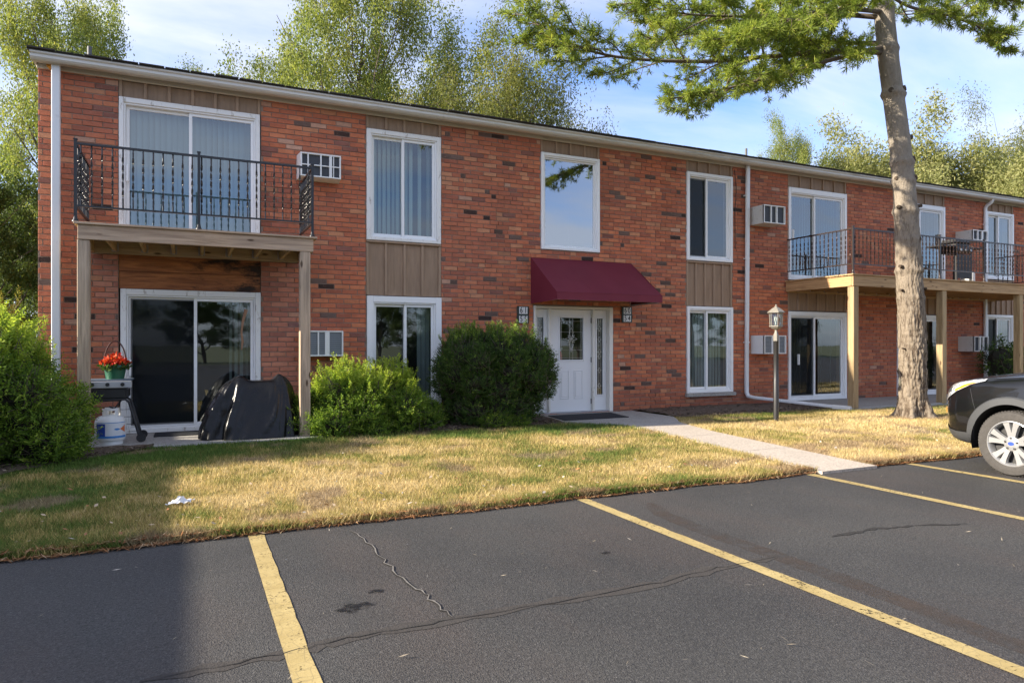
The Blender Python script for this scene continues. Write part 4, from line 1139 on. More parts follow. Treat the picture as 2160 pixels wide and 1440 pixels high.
def balcony(x0, x1, yf, zt, label, wx, wy, wz, iron, posts, rails, njoist, nb_front, zr, fh):
    b = thing("balcony", ((x0 + x1) / 2, D - 0.5, 0), label, "balcony", "second-floor balconies on timber posts")
    nbd = int((D - 0.03 - yf + 0.03) / 0.146)
    for k in range(nbd):
        y = yf - 0.03 + k * 0.146
        MB().box(x0 - 0.045 + random.random() * .004, x1 + 0.05 + random.random() * .004, y, y + 0.140, zt - 0.030, zt - random.random() * 0.002).build("deck_board", wx, b, bevel=0.004)
    zb = zt - 0.031
    MB().box(x0, x1, yf, yf + 0.040, zb - fh, zb - 0.001).build("rim_board", wx, b, bevel=0.004)
    MB().box(x0, x0 + 0.040, yf + 0.041, D - 0.03, zb - fh, zb - 0.001).build("rim_board", wy, b, bevel=0.004)
    MB().box(x1 - 0.040, x1, yf + 0.041, D - 0.03, zb - fh, zb - 0.001).build("rim_board", wy, b, bevel=0.004)
    MB().box(x0 + 0.041, x1 - 0.041, D - 0.07, D - 0.025, zb - fh - 0.015, zb - 0.001).build("ledger_board", wx, b)
    for k in range(njoist):
        x = x0 + 0.30 + (x1 - x0 - 0.6) * k / (njoist - 1)
        j = MB().box(x - 0.019, x + 0.019, yf + 0.041, D - 0.071, zb - fh + 0.02, zb - 0.001).build("joist", wy, b)
        hg = MB().box(x - 0.022, x + 0.022, D - 0.14, D - 0.071, zb - fh + 0.016, zb - fh + 0.0195)
        hg.box(x - 0.045, x - 0.0195, D - 0.0735, D - 0.0705, zb - fh + 0.02, zb - 0.04); hg.box(x + 0.0195, x + 0.045, D - 0.0735, D - 0.0705, zb - fh + 0.02, zb - 0.04)
        hg.build("joist_hanger", M['galv'], j)
    for (px, py, w, zbase) in posts:
        MB().box(px - w / 2, px + w / 2, py - w / 2, py + w / 2, zbase, zb - fh - 0.001).build("post", wz, b, bevel=0.006)
    for (p, q, n, ps) in rails: railing(b, p, q, n, zt, zr, iron, ps)
    return b
YF1 = 10.05
balcony(-1.265, 1.585, YF1, 2.885, "small weathered timber balcony with black twisted railing over the left patio", M['wood_x'], M['wood_y'], M['wood_z'], M['iron'],
        [(-1.205, YF1 + 0.085, 0.135, 0.06), (1.475, YF1 + 0.075, 0.14, 0.06)],
        [((-1.29, YF1 + 0.03), (1.575, YF1 + 0.03), 25, (0, 0.488, 1)), ((-1.29, YF1 + 0.05), (-1.29, D - 0.05), 11, ()), ((1.575, YF1 + 0.05), (1.575, D - 0.05), 11, ())], 7, 24, 3.86, 0.185)
YF2 = 9.64
balcony(12.03, 19.7, YF2, 2.785, "long new timber balcony with dark twisted railing behind the pine trunk", M['wood2_x'], M['wood2_y'], M['wood2_z'], M['iron_brown'],
        [(12.13, YF2 + 0.085, 0.145, 0.08), (14.90, YF2 + 0.085, 0.145, 0.08), (17.72, YF2 + 0.085, 0.145, 0.08), (19.55, YF2 + 0.085, 0.145, 0.08)],
        [((12.06, YF2 + 0.03), (19.67, YF2 + 0.03), 66, (0, 0.355, 0.56, 1)), ((12.06, YF2 + 0.05), (12.06, D - 0.05), 16, ()), ((19.67, YF2 + 0.05), (19.67, D - 0.05), 14, ())], 17, 66, 3.69, 0.215)

# ================================================================== WALL AIR CONDITIONERS
def ac_unit(x0, x1, z0, z1, depth, cells, mat, label, flare=0.0, louver=False, cross=False):
    t = thing("air_conditioner", ((x0 + x1) / 2, D, z0), label, "air conditioner", "through-wall air conditioners")
    yf = D - depth; mb = MB()
    mb.add([(x0 - flare, D - 0.012, z0 - flare * .4), (x1 + flare, D - 0.012, z0 - flare * .4), (x1 + flare, D - 0.012, z1 + flare * .4), (x0 - flare, D - 0.012, z1 + flare * .4), (x0, yf, z0), (x1, yf, z0), (x1, yf, z1), (x0, yf, z1)],
           [(0, 1, 5, 4), (1, 2, 6, 5), (2, 3, 7, 6), (3, 0, 4, 7), (0, 3, 2, 1)])
    mb.build("case", mat, t)
    fr = MB(); w = 0.022
    rect_frame(fr, x0, x1, z0, z1, w, yf - 0.012, yf + 0.03)
    fr.build("front_frame", M['ac_white'], t, bevel=0.003)
    a, b = x0 + w, x1 - w
    MB().quad((a, yf + 0.028, z0 + w), (b, yf + 0.028, z0 + w), (b, yf + 0.028, z1 - w), (a, yf + 0.028, z1 - w)).build("coil", M['grille_grey'] if louver else M['grille_dark'], t)
    for fx, fw in cells:
        x = a + (b - a) * fx
        MB().box(x - fw / 2, x + fw / 2, yf - 0.008, yf + 0.026, z0 + w, z1 - w).build("divider", M['ac_white'], t)
    if cross:
        zc = (z0 + z1) / 2; MB().box(a, b, yf - 0.006, yf + 0.02, zc - 0.008, zc + 0.008).build("divider", M['ac_white'], t)
    if louver:
        n = 12
        for k in range(n):
            z = z0 + w + (z1 - z0 - 2 * w) * (k + 0.5) / n
            MB().box(a, b, yf + 0.010, yf + 0.022, z - 0.003, z + 0.003).build("louver", M['grey_metal'], t)
    return t
def front_rect(u0, v0, u1, v1, dep):
    x0, z1 = fac(u0, v0, D - dep); x1, z0 = fac(u1, v1, D - dep); return x0, x1, z0, z1
r = front_rect(634, 320, 719, 379, 0.30)
ac_unit(*r, 0.30, [(0.16, 0.02), (0.5, 0.02), (0.76, 0.04), (0.84, 0.012)], M['ac_white'], "white air conditioner high on the wall beside the black balcony rail", 0.02, cross=True)
r = front_rect(640, 697, 724, 751, 0.30)
ac_unit(*r, 0.30, [(0.36, 0.02), (0.60, 0.07)], M['ac_white'], "white air conditioner low on the wall behind the right post of the small balcony", 0.02, louver=True)
r = front_rect(1611, 431, 1656, 474, 0.42)
ac_unit(*r, 0.42, [(0.34, 0.02), (0.62, 0.03)], M['ac_grey'], "grey air conditioner high beside the downspout and the long balcony", 0.0)
r = front_rect(1612, 707, 1658, 746, 0.40)
ac_unit(*r, 0.40, [(0.36, 0.03), (0.66, 0.04)], M['ac_white'], "white air conditioner low on the wall behind the lamp post", 0.0, louver=True)
r = front_rect(2052, 484, 2083, 509, 0.45)
ac_unit(*r, 0.45, [(0.33, 0.03), (0.66, 0.05)], M['ac_grey'], "grey air conditioner above the barbecue on the long balcony", 0.0)
r = front_rect(2055, 709, 2085, 741, 0.42)
ac_unit(*r, 0.42, [(0.4, 0.05), (0.66, 0.05)], M['ac_grey'], "grey air conditioner low on the wall right of the pine, above the parked car", 0.0)

# ================================================================== LAMP POST
LX, LY = gnd(1637, 893, 0.012)
lp = thing("lamp_post", (LX, LY, 0.03), "black lamp post with white six-sided lantern beside the walkway", "lamp post")
def T0(mb): mb.v = [(x + LX, y + LY, z) for x, y, z in mb.v]; return mb
T0(MB().lathe([(0.046, 0.0), (0.046, 0.75), (0.043, 0.76), (0.043, 1.42), (0.046, 1.425)], 20)).build("pole", plain("black_pole_paint", (0.022, 0.021, 0.021), 0.38, spec=0.6, var=0.3), lp, smooth=True)
T0(MB().lathe([(0.048, 1.42), (0.048, 1.52), (0.03, 1.56), (0.02, 1.60), (0.028, 1.62), (0.07, 1.635), (0.095, 1.66), (0.115, 1.665), (0.115, 1.685)], 6)).build("fitter", plain("weathered_lantern_white", (0.22, 0.20, 0.165), 0.5, var=0.3, scale=20), lp)
lm = bpy.data.materials["weathered_lantern_white"]
T0(MB().lathe([(0.105, 1.90), (0.145, 1.905), (0.145, 1.918), (0.10, 1.955), (0.055, 1.99), (0.03, 2.0), (0.03, 2.01), (0.012, 2.02), (0.018, 2.035), (0.004, 2.05)], 6)).build("lantern_cap", lm, lp)
for k in range(6):
    a = 2 * math.pi * k / 6; p0 = (0.10 * math.cos(a), 0.10 * math.sin(a), 1.685); p1 = (0.112 * math.cos(a), 0.112 * math.sin(a), 1.902)
    T0(MB().tube([p0, p1], 0.006, 6)).build("lantern_bar", lm, lp)
    a2 = 2 * math.pi * (k + 1) / 6; e = 0.94
    T0(MB().quad((0.10 * e * math.cos(a), 0.10 * e * math.sin(a), 1.687), (0.10 * e * math.cos(a2), 0.10 * e * math.sin(a2), 1.687), (0.112 * e * math.cos(a2), 0.112 * e * math.sin(a2), 1.90), (0.112 * e * math.cos(a), 0.112 * e * math.sin(a), 1.90))).build("lantern_pane", G, lp)
T0(MB().lathe([(0.013, 1.69), (0.013, 1.74), (0.022, 1.76), (0.03, 1.80), (0.024, 1.83), (0.004, 1.845)], 16)).build("bulb", plain("frosted_bulb", (0.8, 0.78, 0.72), 0.3), lp, smooth=True)
T0(MB().lathe([(0.03, 1.685), (0.02, 1.70)], 12)).build("socket", lm, lp)

# ================================================================== THINGS ON THE LEFT PATIO
PZ = 0.071
dm = MB().box(-0.46, 0.30, 10.83, 11.30, PZ, PZ + 0.014).build("doormat", M['mat'], bevel=0.004)
setp(dm, "thin black mat before the sliding door on the left patio", "doormat")
em = MB().add([(5.90, 11.10, 0.064), (5.78, 10.28, 0.064), (7.11, 10.30, 0.064), (7.26, 11.14, 0.064), (5.90, 11.10, 0.076), (5.78, 10.28, 0.076), (7.11, 10.30, 0.076), (7.26, 11.14, 0.076)],
              [(0, 3, 2, 1), (4, 5, 6, 7), (0, 1, 5, 4), (1, 2, 6, 5), (2, 3, 7, 6), (3, 0, 4, 7)]).build("doormat", M['mat'], bevel=0.004)
setp(em, "wide black rubber mat before the white entrance door", "doormat")

# barbecue on a black tube frame
GXc, GYc = -0.855, 10.55
bq = thing("barbecue", (GXc, GYc, PZ), "black gas barbecue on tube legs with grey control panel, beside the big yew", "barbecue")
bk = M['black_plastic']
MB().box(GXc - 0.42, GXc + 0.12, GYc - 0.20, GYc + 0.22, 0.64, 0.80).build("firebox", bk, bq, bevel=0.03, segs=2)
MB().box(GXc - 0.40, GXc + 0.165, GYc - 0.245, GYc - 0.205, 0.795, 0.885).build("control_panel", M['grey_metal'], bq, bevel=0.008)
for k in range(3):
    MB().lathe([(0.024, 0), (0.024, 0.02), (0.018, 0.028)], 14, (GXc - 0.28 + 0.17 * k, GYc - 0.274, 0.842), 'Y').build("knob", bk, bq, smooth=True)
MB().box(GXc - 0.44, GXc + 0.165, GYc - 0.20, GYc + 0.20, 0.885, 0.905).build("side_shelf", plain("shelf_blue_grey", (0.10, 0.13, 0.17), 0.5), bq, bevel=0.006)
for y in (GYc - 0.17, GYc + 0.17):
    MB().tube([(GXc - 0.50, y, PZ + 0.01), (GXc - 0.40, y, 0.62), (GXc + 0.08, y, 0.645), (GXc + 0.13, y, 0.60), (GXc + 0.26, y, PZ + 0.03)], 0.018, 10).build("leg", bk, bq, smooth=True)
MB().tube([(GXc + 0.235, GYc - 0.17, 0.14), (GXc + 0.235, GYc + 0.17, 0.14)], 0.012, 8).build("cross_bar", bk, bq)
for y in (GYc - 0.21, GYc + 0.20):
    MB().lathe([(0.055, 0), (0.058, 0.006), (0.058, 0.028), (0.05, 0.034)], 18, (GXc + 0.27, y, PZ + 0.058), 'Y').build("wheel", bk, bq, smooth=True)
MB().tube([(GXc + 0.06, GYc - 0.1, 0.66), (GXc + 0.0, GYc - 0.12, 0.58), (GXc - 0.04, GYc - 0.15, 0.52), (GXc - 0.1, GYc - 0.14, 0.55)], 0.01, 8).build("gas_hose", bk, bq, smooth=True)
for k in range(4): MB().tube([(GXc - 0.02, GYc + 0.16, 0.18 + 0.1 * k), (GXc + 0.2, GYc + 0.16, 0.18 + 0.1 * k)], 0.003, 5).build("wire_shelf", bk, bq)

# propane cylinder
TXc, TYc = -0.935, 10.34
pt_ = thing("propane_tank", (TXc, TYc, PZ), "white propane tank with blue label on the patio under the barbecue", "propane tank")
def T1(mb): mb.v = [(x + TXc, y + TYc, z + PZ) for x, y, z in mb.v]; return mb
wt = weathered("tank_enamel", (0.66, 0.66, 0.64), (0.36, 0.27, 0.20), 0.64, 0.4, 9)
T1(MB().lathe([(0.135, 0.0), (0.145, 0.0), (0.14, 0.05), (0.165, 0.055), (0.178, 0.085), (0.18, 0.12), (0.18, 0.28), (0.172, 0.32), (0.14, 0.355), (0.08, 0.372), (0.03, 0.376)], 36)).build("vessel", wt, pt_, smooth=True)
col_ = MB()
for a0, a1 in ((-2.5, -0.55), (0.1, 2.3)):
    pr = []
    for k in range(13):
        a = a0 + (a1 - a0) * k / 12; pr.append((0.11 * math.cos(a), 0.11 * math.sin(a)))
    for k in range(12):
        (x0, y0), (x1, y1) = pr[k], pr[k + 1]
        if 4 <= k <= 8: col_.quad((x0, y0, 0.345), (x1, y1, 0.345), (x1, y1, 0.39), (x0, y0, 0.39)); col_.quad((x0, y0, 0.435), (x1, y1, 0.435), (x1, y1, 0.465), (x0, y0, 0.465))
        else: col_.quad((x0, y0, 0.345), (x1, y1, 0.345), (x1, y1, 0.465), (x0, y0, 0.465))
T1(col_).build("collar", wt, pt_, smooth=True)
T1(MB().lathe([(0.018, 0.37), (0.018, 0.42), (0.03, 0.425), (0.03, 0.445)], 12)).build("valve", M['lead'], pt_, smooth=True)
def wrap(a0, a1, z0, z1, r, mat, name, outline=None):
    n = 14; mb = MB(); vs_ = []
    for k in range(n + 1):
        a = R(a0 + (a1 - a0) * k / n); f0, f1 = (outline(k / n) if outline else (0, 1))
        vs_ += [(r * math.cos(a), r * math.sin(a), z0 + (z1 - z0) * f0), (r * math.cos(a), r * math.sin(a), z0 + (z1 - z0) * f1)]
    return T1(mb.add(vs_, [(2 * k, 2 * k + 2, 2 * k + 3, 2 * k + 1) for k in range(n)])).build(name, mat, pt_, smooth=True)
blue = plain("label_blue", (0.02, 0.06, 0.30), 0.4); lblue = plain("label_light_blue", (0.04, 0.20, 0.50), 0.4); orange = plain("label_orange", (0.62, 0.16, 0.05), 0.4); lwhite = plain("label_white", (0.62, 0.64, 0.66), 0.4)
wrap(-140, -20, 0.10, 0.285, 0.1815, lwhite, "label"); wrap(-142, -104, 0.115, 0.275, 0.1825, blue, "label"); wrap(-142, -18, 0.092, 0.118, 0.1828, lblue, "label"); wrap(-142, -18, 0.283, 0.290, 0.1828, lblue, "label")
wrap(-52, -24, 0.15, 0.26, 0.1825, orange, "label", lambda t: (0.55 - 0.5 * t, 0.45 + 0.5 * t)); wrap(-72, -50, 0.185, 0.225, 0.1825, lblue, "label", lambda t: (0.4 - 0.3 * math.sin(t * 3), 0.5 + 0.3 * math.sin(t * 3)))

# flower basket
FXc, FYc, FZ = -0.895, 10.48, 0.906
fbk = thing("flower_basket", (FXc, FYc, FZ), "green plastic pot of red-orange flowers with a hoop handle on the barbecue", "flower pot")
def T2(mb): mb.v = [(x + FXc, y + FYc, z + FZ) for x, y, z in mb.v]; return mb
T2(MB().lathe([(0.10, 0.0), (0.105, 0.0), (0.13, 0.15), (0.142, 0.155), (0.142, 0.185), (0.13, 0.185), (0.125, 0.14)], 24)).build("pot", plain("green_plastic", (0.015, 0.10, 0.055), 0.4), fbk, smooth=True)
T2(MB().tube([(0.13 * math.cos(a) , 0.02, 0.17 + 0.33 * math.sin(a)) for a in np.linspace(0, math.pi, 17)], 0.009, 8)).build("handle", plain("handle_brown", (0.06, 0.02, 0.015), 0.4), fbk, smooth=True)
fr_ = np.random.default_rng(8)
def petals(n, size, rad, zc, zs, mat, name, seed, asp=0.6):
    rg = np.random.default_rng(seed); a = rg.uniform(0, 2 * np.pi, n); r = rad * np.sqrt(rg.random(n)); c = np.stack([r * np.cos(a) + FXc, r * np.sin(a) + FYc, FZ + zc + zs * rg.random(n) * (1.2 - r / rad)], 1)
    d = rg.standard_normal((n, 3)); d /= np.linalg.norm(d, axis=1)[:, None]; q = np.cross(d, rg.standard_normal((n, 3))); q /= np.linalg.norm(q, axis=1)[:, None]
    s = size * rg.uniform(0.6, 1.2, n)[:, None]; Vv = np.stack([c, c + d * s * .5 + q * s * asp * .5, c + d * s, c + d * s * .5 - q * s * asp * .5], 1).reshape(-1, 3)
    return np_mesh(name, Vv, np.arange(len(Vv)).reshape(-1, 4), mat, fbk, attrs={"rnd": np.repeat(rg.random(n), 4)})
petals(420, 0.055, 0.165, 0.15, 0.12, leaf_material("begonia_leaf", [(0, (0.03, 0.07, 0.02)), (1, (0.09, 0.15, 0.04))]), "leaves", 31, 0.7)
petals(520, 0.042, 0.165, 0.20, 0.14, leaf_material("begonia_petal", [(0, (0.42, 0.02, 0.010)), (0.5, (0.58, 0.045, 0.015)), (1, (0.70, 0.14, 0.04))], 0.2), "blossoms", 32, 0.8)

# covered grill
CXc, CYc = 0.80, 10.42
def cover():
    NA, NS = 144, 44; vs_ = []; rg = random.Random(12)
    cre = [(rg.uniform(0, 2 * math.pi), rg.uniform(0.10, 0.28), rg.uniform(0.4, 1.0)) for _ in range(26)]
    def F(a, s):
        v = 0.0
        for c, w, h in cre:
            d = (a - c + 0.25 * s * h + math.pi) % (2 * math.pi) - math.pi
            v += h * max(0.0, 1 - abs(d) / w)
        return v
    def ztop(x): return 0.775 + 0.075 * math.exp(-((x + 0.16) / 0.075)**2) + 0.085 * math.exp(-((x - 0.36) / 0.065)**2) - 0.05 * max(0, -x - 0.3)
    for j in range(NS + 1):
        s = j / NS
        for i in range(NA):
            a = 2 * math.pi * i / NA; c, n_ = math.cos(a), math.sin(a)
            tx = math.copysign(abs(c)**0.6, c) * 0.34 + 0.06; ty = math.copysign(abs(n_)**0.8, n_) * 0.10
            bx2 = math.copysign(abs(c)**0.72, c) * 0.67; by2 = math.copysign(abs(n_)**0.72, n_) * 0.43
            g = s**0.72; x = tx + (bx2 - tx) * g; y = ty + (by2 - ty) * g
            rn = fbm(np.array([c * 2.4 + s * 1.1 + 7]), np.array([n_ * 2.4 + s * 0.9]), 3)[0]; rn2 = fbm(np.array([c * 5 + 2 + s]), np.array([n_ * 5 + s * 1.8]), 2)[0]
            f = F(a, s) - 0.9 + 1.3 * (1 - abs(2 * rn - 1) * 2.2 - 0.4) * s**0.5 + 0.45 * (0.5 - abs(2 * rn2 - 1)) * s**0.5; am = 0.055 * math.sin(min(1, s * 1.4) * math.pi / 2)
            x += c * f * am; y += n_ * f * am
            zt_ = ztop(tx) * (1.0 if s == 0 else 1.0)
            z = zt_ * (1 - s**1.35) + 0.02 * math.sin(7 * s + 3 * a) * s * (1 - s) * 2
            vs_.append((CXc + x, CYc + y, PZ + 0.006 + max(z, 0)))
    fs_ = [(j * NA + i, j * NA + (i + 1) % NA, (j + 1) * NA + (i + 1) % NA, (j + 1) * NA + i) for j in range(NS) for i in range(NA)]
    base = len(vs_)
    for i in range(NA):
        x, y, z = vs_[i]; vs_.append((x, CYc, PZ + 0.006 + ztop(x - CXc) - 0.004))
    fs_ += [(i, base + i, base + (i + 1) % NA, (i + 1) % NA) for i in range(NA)]
    return MB().add(vs_, fs_)
m = Mat("black_vinyl_cover"); w1 = m.noise(3.2, 6, 0.6, m.coords(), 1.2); w2 = m.noise(11, 4, 0.6, m.coords(), 0.8)
m.set((0.006, 0.006, 0.007), m.ramp(w2, [(0.3, 0.24), (0.7, 0.40)]), spec=0.32); m.bump(m.math('ADD', w1, m.math('MULTIPLY', w2, 0.15)), 0.30, 0.04)
cvr = cover().build("grill_cover", m.m, smooth=True)
if "sharp_edge" in cvr.data.attributes: cvr.data.attributes.remove(cvr.data.attributes["sharp_edge"])
setp(cvr, "grill under a wrinkled black vinyl cover on the left patio", "covered grill")

# crumpled paper
def paper():
    c = gnd(381, 1062, 0.05); n = 13; vs_ = []
    rg = random.Random(4)
    for j in range(n):
        for i in range(n):
            x, y = (i / (n - 1) - .5), (j / (n - 1) - .5)
            z = 0.05 * math.exp(-((x + .02) / 0.20)**2 - ((y) / 0.26)**2) + 0.016 * abs(math.sin(x * 9 + y * 6)) + rg.random() * 0.008
            vs_.append((c[0] + x * 0.17 + y * 0.05 + (rg.random() - .5) * .012, c[1] + y * 0.13 + (rg.random() - .5) * .012, 0.055 + z))
    return MB().add(vs_, [(j * n + i, j * n + i + 1, (j + 1) * n + i + 1, (j + 1) * n + i) for j in range(n - 1) for i in range(n - 1)])
setp(paper().build("paper_litter", plain("crumpled_paper", (0.66, 0.66, 0.66), 0.8, var=0.05)), "crumpled white paper lying on the lawn by the parking lot", "paper")

# barbecue on the long balcony
bx_, by_ = 16.35, 10.35
b2 = thing("barbecue", (bx_, by_, 2.79), "black gas barbecue with side shelf on the long balcony", "barbecue")
MB().lathe([(0.0, 0), (0.25, 0.0), (0.27, 0.04), (0.27, 0.10), (0.20, 0.2), (0.05, 0.25)], 18, (0, 0, 0), 'X', False)
MB().box(bx_ - 0.30, bx_ + 0.30, by_ - 0.24, by_ + 0.22, 3.50, 3.66).build("firebox", bk, b2, bevel=0.03)
MB().box(bx_ - 0.31, bx_ + 0.31, by_ - 0.25, by_ + 0.23, 3.67, 3.82).build("lid", bk, b2, bevel=0.07, segs=3)
MB().box(bx_ + 0.31, bx_ + 0.72, by_ - 0.22, by_ + 0.2, 3.62, 3.65).build("side_shelf", bk, b2, bevel=0.008); MB().box(bx_ - 0.75, bx_ - 0.31, by_ - 0.22, by_ + 0.2, 3.62, 3.65).build("side_shelf", bk, b2, bevel=0.008)
for sx in (-0.26, 0.26):
    for sy in (-0.2, 0.18): MB().box(bx_ + sx - 0.02, bx_ + sx + 0.02, by_ + sy - 0.02, by_ + sy + 0.02, 2.788, 3.50).build("leg", bk, b2)
MB().box(bx_ - 0.28, bx_ + 0.28, by_ - 0.225, by_ - 0.215, 2.9, 3.46).build("cabinet_panel", bk, b2)
MB().lathe([(0.11, 2.80), (0.15, 2.83), (0.15, 3.05), (0.08, 3.12)], 18, (bx_ + 0.48, by_, 0)).build("gas_bottle", wt, b2, smooth=True)
for k in range(3): MB().lathe([(0.025, 0), (0.025, 0.03)], 12, (bx_ - 0.18 + 0.18 * k, by_ - 0.271, 3.56), 'Y').build("knob", M['grey_metal'], b2)

# ================================================================== PARKED CAR
CARX, NOSEY, WHX, WHZ, WR = 8.56, 5.165, -0.885, 0.335, 0.335
car = thing("parked_car", (CARX, NOSEY - 2.2, 0), "dark grey compact SUV parked nose to the lawn near the pine", "car")
def CW(p): return (CARX - p[1], NOSEY + p[0], p[2])       # car (forward, left, up) to the place
ST = [  # x, half width, z bottom, z shoulder, z centre
    (0.00, 0.30, 0.40, 0.76, 0.83), (-0.03, 0.52, 0.36, 0.79, 0.88), (-0.08, 0.66, 0.32, 0.83, 0.925), (-0.16, 0.755, 0.28, 0.870, 0.965), (-0.28, 0.83, 0.26, 0.905, 1.00), (-0.45, 0.878, 0.255, 0.935, 1.03),
    (-0.70, 0.903, 0.25, 0.965, 1.065), (-0.95, 0.912, 0.25, 0.985, 1.095), (-1.25, 0.915, 0.25, 1.005, 1.125), (-1.7, 0.915, 0.25, 1.02, 1.05), (-2.4, 0.918, 0.25, 1.035, 1.06), (-3.2, 0.918, 0.25, 1.05, 1.07), (-3.9, 0.905, 0.27, 1.06, 1.08), (-4.25, 0.875, 0.32, 1.05, 1.07), (-4.45, 0.80, 0.42, 0.98, 1.0), (-4.50, 0.62, 0.50, 0.90, 0.92)]
SX = np.array([s[0] for s in ST])
def sec(x):
    w, zb, zs, zc = [np.interp(-x, -SX, [s[k] for s in ST]) for k in (1, 2, 3, 4)]
    zm = zb + (zs - zb) * 0.42
    return np.array([(0, zb), (w * 0.80, zb), (w * 0.955, zb + 0.07), (w * 0.995, zm), (w, zb + (zs - zb) * 0.70), (w * 0.955, zs), (w * 0.83, zs + 0.05 * min(1, (zc - zs) / 0.09)), (w * 0.45, zc - 0.012), (0, zc)])
def bpos(x, s, off=0.0):
    P = sec(x); i = np.arange(9); y = np.interp(s, i, P[:, 0]); z = np.interp(s, i, P[:, 1])
    # smooth with neighbours for a rounded section
    y = (y * 2 + np.interp(min(s + .35, 8), i, P[:, 0]) + np.interp(max(s - .35, 0), i, P[:, 0])) / 4; z = (z * 2 + np.interp(min(s + .35, 8), i, P[:, 1]) + np.interp(max(s - .35, 0), i, P[:, 1])) / 4
    if off:
        e = 0.02; a = np.array(bpos(x + e, s)) - np.array(bpos(x - e, s)); b = np.array(bpos(x, min(s + .1, 8))) - np.array(bpos(x, max(s - .1, 0)))
        n = np.cross(a, b); n /= (np.linalg.norm(n) + 1e-9)
        if n[1] < 0: n = -n
        return (x + n[0] * off, y + n[1] * off, z + n[2] * off)
    return (x, y, z)
m = Mat("car_paint"); fl = m.noise(900, 2, 0.5)
m.set(m.mix(m.ramp(fl, [(0.45, 0.0), (0.75, 0.6)]), (0.0025, 0.0027, 0.0032), (0.007, 0.0076, 0.009)), 0.5, 0.0, 0.12, **{"Coat Weight": 0.8, "Coat Roughness": 0.03})
dust = m.noise(9, 6, 0.7); M['car'] = m.m
xsb = np.concatenate([np.linspace(0, -1.35, 44), np.linspace(-1.45, -4.5, 26)]); ss = np.linspace(0, 8, 33)
vs_, fs_ = [], []
full = list(ss) + [None]
ring = []
for x in xsb:
    L = [bpos(x, s) for s in ss]; row = [(p[0], p[1], p[2]) for p in L] + [(p[0], -p[1], p[2]) for p in reversed(L[1:-1])]
    vs_ += row
nr = len(ss) * 2 - 2
for i in range(len(xsb) - 1):
    for k in range(nr): fs_.append((i * nr + k, i * nr + (k + 1) % nr, (i + 1) * nr + (k + 1) % nr, (i + 1) * nr + k))
fs_.append(tuple(range(nr))); fs_.append(tuple((len(xsb) - 1) * nr + k for k in reversed(range(nr))))
bme = MB().add([CW(p) for p in vs_], fs_).mesh("body", smooth=True)
body_tmp = bpy.data.objects.new("body_tmp", bme); COL.objects.link(body_tmp)
cuts_ = []
for wx in (WHX, WHX - 2.69):
    cm = MB().lathe([(0.405, -1.2), (0.405, -0.52)], 48, CW((wx, 0, WHZ + 0.005)), 'X').lathe([(0.405, 0.52), (0.405, 1.2)], 48, CW((wx, 0, WHZ + 0.005)), 'X').mesh("cut")
    co = bpy.data.objects.new("cut", cm); COL.objects.link(co); cuts_.append(co)
    md = body_tmp.modifiers.new("b", 'BOOLEAN'); md.operation = 'DIFFERENCE'; md.object = co; md.solver = 'EXACT'
bpy.context.view_layer.update()
dg = bpy.context.evaluated_depsgraph_get()
bm2 = bpy.data.meshes.new_from_object(body_tmp.evaluated_get(dg))
for o in cuts_ + [body_tmp]: bpy.data.objects.remove(o)
bm2.materials.clear(); bm2.shade_smooth()
try: bm2.set_sharp_from_angle(angle=R(35))
except Exception: pass
body = link_mesh("body", bm2, M['car'], car)
gtrim = plain("grey_cladding", (0.05, 0.052, 0.055), 0.5); dk = M['black_plastic']
def side_y(x, z):
    S = np.linspace(0.9, 6, 60); P = np.array([bpos(x, s) for s in S]); k = np.argsort(P[:, 2]); return float(np.interp(z, P[k, 2], P[k, 1]))
def patch(xs_, slo, shi, off, mat, name, parent, n=10, flip=1):
    vs_, fs_ = [], []
    for x, a, b in zip(xs_, slo, shi):
        for k in range(n + 1):
            p = bpos(x, a + (b - a) * k / n, off); vs_.append(CW((p[0], p[1] * flip, p[2])))
    for i in range(len(xs_) - 1):
        for k in range(n): fs_.append((i * (n + 1) + k, i * (n + 1) + k + 1, (i + 1) * (n + 1) + k + 1, (i + 1) * (n + 1) + k))
    return MB().add(vs_, fs_).build(name, mat, parent, smooth=True)
m = Mat("headlamp_lens"); rf_ = m.voronoi(26, m.coords((1, 1, 1)))
m.set(m.mix(m.ramp(rf_, [(0.1, 0.0), (0.6, 1.0)]), (0.30, 0.31, 0.33), (0.80, 0.82, 0.84)), 0.18, 0.5, **{"Coat Weight": 1.0}); M['lens'] = m.m
amber = plain("amber_lens", (0.80, 0.30, 0.02), 0.2)
